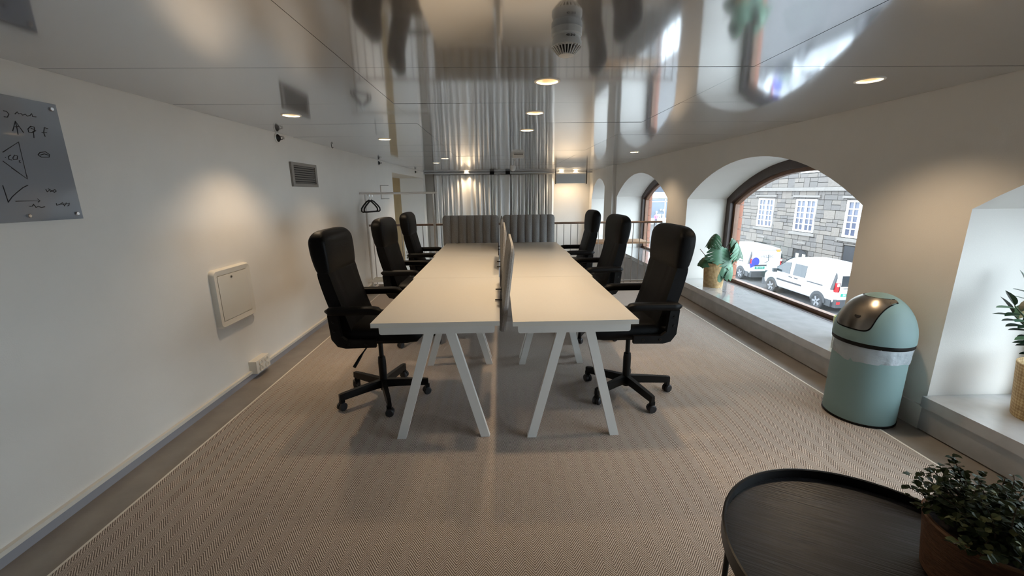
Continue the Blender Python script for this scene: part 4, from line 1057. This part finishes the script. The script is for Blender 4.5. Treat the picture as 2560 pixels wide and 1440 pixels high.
# ------------------------------------------------------------------ vans (local +x is forward)
def van(name, label, x, y, tail):
    t = thing(name, label, 'van', (x, y, ST), PI/2, 'white vans parked in the street')
    # stations: x, bottom, belt, top, half width at belt, half width at roof
    S = [(-2.30, .34, 1.0, 1.62, .80, .66), (-2.26, .30, 1.02, 1.76, .86, .72), (-2.0, .28, 1.03, 1.82, .90, .75), (-1.0, .28, 1.03, 1.86, .91, .76), (0, .28, 1.03, 1.87, .91, .76), (.45, .28, 1.03, 1.83, .91, .74),
         (.75, .28, 1.03, 1.68, .91, .70), (1.05, .28, 1.02, 1.42, .91, .70), (1.32, .28, 1.0, 1.18, .90, .72), (1.5, .28, .98, 1.09, .89, .74), (1.85, .28, .92, 1.0, .87, .66), (2.08, .27, .80, .88, .80, .55), (2.17, .32, .66, .72, .66, .42)]
    rings = []
    for X, zb, zm, zt, wb, wt in S:
        H = [(.80*wb, zb), (.97*wb, zb+.10), (wb, zb+.3), (wb, zm-.12), (.985*wb, zm), ((wb*.55+wt*.45), zm+(zt-zm)*.45), (wt*1.03, zm+(zt-zm)*.82), (wt*.92, zt-.02*(zt-zm)), (wt*.5, zt)]
        rings.append([(X, -a, z) for a, z in H]+[(X, a, z) for a, z in H[::-1]])
    body = loft(rings); me = mesh('body', body, 'van_white', smooth=.9)
    b = link('body', me, t); md = b.modifiers.new('sub', 'SUBSURF'); md.levels = 1; md.render_levels = 2
    side = lambda z: .912-(max(0, z-1.0))*.185
    def plate(pts, s, m, nm, off=.012, th=.02, par=t):
        bm = bmesh.new(); A = [bm.verts.new((px, s*(side(pz)+off), pz)) for px, pz in pts]; B = [bm.verts.new((px, s*(side(pz)+off-th), pz)) for px, pz in pts]
        bm.faces.new(A); bm.faces.new(B[::-1]); n = len(pts)
        for i in range(n): bm.faces.new([A[i], A[(i+1) % n], B[(i+1) % n], B[i]])
        return obj(nm, bm, m, par)
    for s in (1, -1):
        plate([(1.22, 1.10), (.95, 1.36), (.68, 1.55), (.30, 1.60), (.22, 1.09)], s, 'van_glass', 'side_window')
        if tail == 'glazed': plate([(.02, 1.09), (.04, 1.60), (-.68, 1.60), (-.72, 1.10)], s, 'van_glass', 'side_window')
        plate([(-.95, 1.08), (-.93, 1.56), (-1.92, 1.52), (-1.98, 1.10)], s, 'van_white', 'pressed_panel', .008)
        plate([(.98, .70), (.98, .77), (-.58, .77), (-.58, .70)], s, 'van_trim', 'side_moulding', .02, .03)
        plate([(-.88, .985), (-.88, 1.03), (-1.72, 1.03), (-1.72, .985)], s, 'van_trim', 'door_track', .012)
        for hx in (.22, -.12): plate([(hx, .96), (hx, 1.0), (hx-.2, 1.0), (hx-.2, .96)], s, 'van_trim', 'door_handle', .025, .03)
        for wx in (1.34, -1.55):
            P = [(wx-.40*math.cos(PI*k/12), .32+.42*math.sin(PI*k/12)) for k in range(13)]; plate(P, s, 'van_trim', 'wheel_arch', -.002, .05)
            wobj = obj('wheel', lathe([(.20, .085), (.22, .10), (.29, .10), (.315, .07), (.315, -.09), (.0, -.09)], 32), 'tyre', t, (wx, s*.83, .315), (-s*PI/2, 0, 0), smooth=.6)
            obj('hubcap', lathe([(0, .095), (.05, .10), (.07, .085), (.2, .088), (.215, .098), (.222, .08), (.10, .05), (0, .05)], 30), 'van_trim', wobj, smooth=.6)
            sp = mesh('spoke', bar((.03, 0, .10), (.205, 0, .10), .075, .02), 'hubcap', bevel=.006)
            for k in range(5): link('spoke', sp, wobj, (0, 0, .002), (0, 0, k*2*PI/5))
        obj('mirror', box((1.0, s*.93, 1.04), (1.12, s*1.10, 1.2)), 'van_trim', t, bevel=.03)
        plate([(-2.27, .95), (-2.27, 1.42), (-2.17, 1.60), (-2.12, .92)], s, 'van_trim', 'tail_pillar', .0, .04)
        L = obj('tail_lamp', box((-2.335, s*.74-.05, .86), (-2.20, s*.80+.05, 1.22)), 'tail_red', t, bevel=.02)
        obj('lamp_lens', box((-2.345, s*.77-.045, 1.08), (-2.33, s*.77+.045, 1.2)), 'tail_white', L)
        obj('headlamp', box((1.86, s*.60-.1, .72), (2.10, s*.66+.1, .90)), 'van_glass', t, bevel=.04)
    # windscreen
    bm = bmesh.new(); v = [bm.verts.new(p) for p in ((.62, -.62, 1.755), (.62, .62, 1.755), (1.38, .70, 1.175), (1.38, -.70, 1.175))]; bm.faces.new(v)
    r = bmesh.ops.extrude_face_region(bm, geom=bm.faces[:])
    for q in r['geom']:
        if isinstance(q, bmesh.types.BMVert): q.co.x += .012; q.co.z += .016
    obj('windscreen', bm, 'van_glass', t)
    obj('rear_bumper', box((-2.40, -.82, .24), (-2.10, .82, .56)), 'van_trim', t, bevel=.06, segs=3)
    obj('front_bumper', box((1.85, -.78, .22), (2.24, .78, .52)), 'van_trim', t, bevel=.09, segs=3)
    obj('rear_skirt', box((-2.2, -.88, .25), (-1.9, .88, .52)), 'van_trim', t, bevel=.03)
    X = -2.335
    for s in (1, -1):
        d = obj('rear_door', box((X, .01*s, .50), (X+.05, .72*s, 1.62)), 'van_white', t, bevel=.02)
        obj('rear_window', box((X-.012, .08*s, 1.08), (X+.01, .66*s, 1.50)), 'van_white' if tail != 'glazed' else 'van_glass', d, bevel=.004)
    obj('roof_lip', box((-2.36, -.62, 1.70), (-2.15, .62, 1.76)), 'van_white', t, bevel=.02)
    pl = obj('number_plate', box((X-.022, .10, .68), (X-.008, .62, .80)), 'plate_green', t)
    text('plate_text', 'EK 8817' if tail == 'glazed' else 'EK 4172', .11, 'plate_text', pl, (X-.024, .36, .738), (PI/2, 0, -PI/2), .001)
    if tail != 'glazed':
        obj('trim_bar', box((X-.02, .0, .84), (X-.005, .66, .90)), 'van_trim', t)
        obj('corner_decal', box((X-.006, -.66, 1.56), (X+.02, -.46, 1.70)), 'logo_orange', t, bevel=.005)
        text('lettering', 'HELSEC', .20, 'logo_grey', t, (X-.015, .0, 1.34), (PI/2, 0, -PI/2), .002)
        text('lettering_side', 'HELSEC', .30, 'logo_grey', t, (-1.3, .925, 1.2), (PI/2, 0, PI), .002)
        P = [(.62+.30*math.cos(a)*.7, 1.06+.24*math.sin(a)) for a in [2*PI*k/20 for k in range(20)]]
        bm = bmesh.new(); A = [bm.verts.new((X-.014, q, z)) for q, z in P+[]]; bm.faces.new(A)
        rr = bmesh.ops.extrude_face_region(bm, geom=bm.faces[:])
        for q in rr['geom']:
            if isinstance(q, bmesh.types.BMVert): q.co.x += .01
        e = obj('emblem', bm, 'logo_blue', t); e['label'] = 'bright blue drop-shaped emblem'
        obj('emblem_tail', prism([(.86, .74), (.92, 1.0), (.6, .86)], X-.013, X-.003, 'x'), 'logo_blue', e)
        obj('wiper', tube([(X-.03, -.05, 1.45), (X-.03, -.05, 1.1), (X-.03, .14, 1.0)], .014, 6), 'van_trim', t)
    else:
        obj('badge', box((X-.012, .28, .98), (X-.002, .56, 1.01)), 'van_trim', t)
        obj('reflector', box((-2.405, .66, .38), (-2.38, .80, .48)), 'tail_red', t)
van('delivery_van', 'white delivery van with dark side window parked along the street', 13.86, 17.38, 'glazed')
van('service_van', 'white service van with blue emblem parked ahead of the other van', 14.15, 23.35, 'logo')
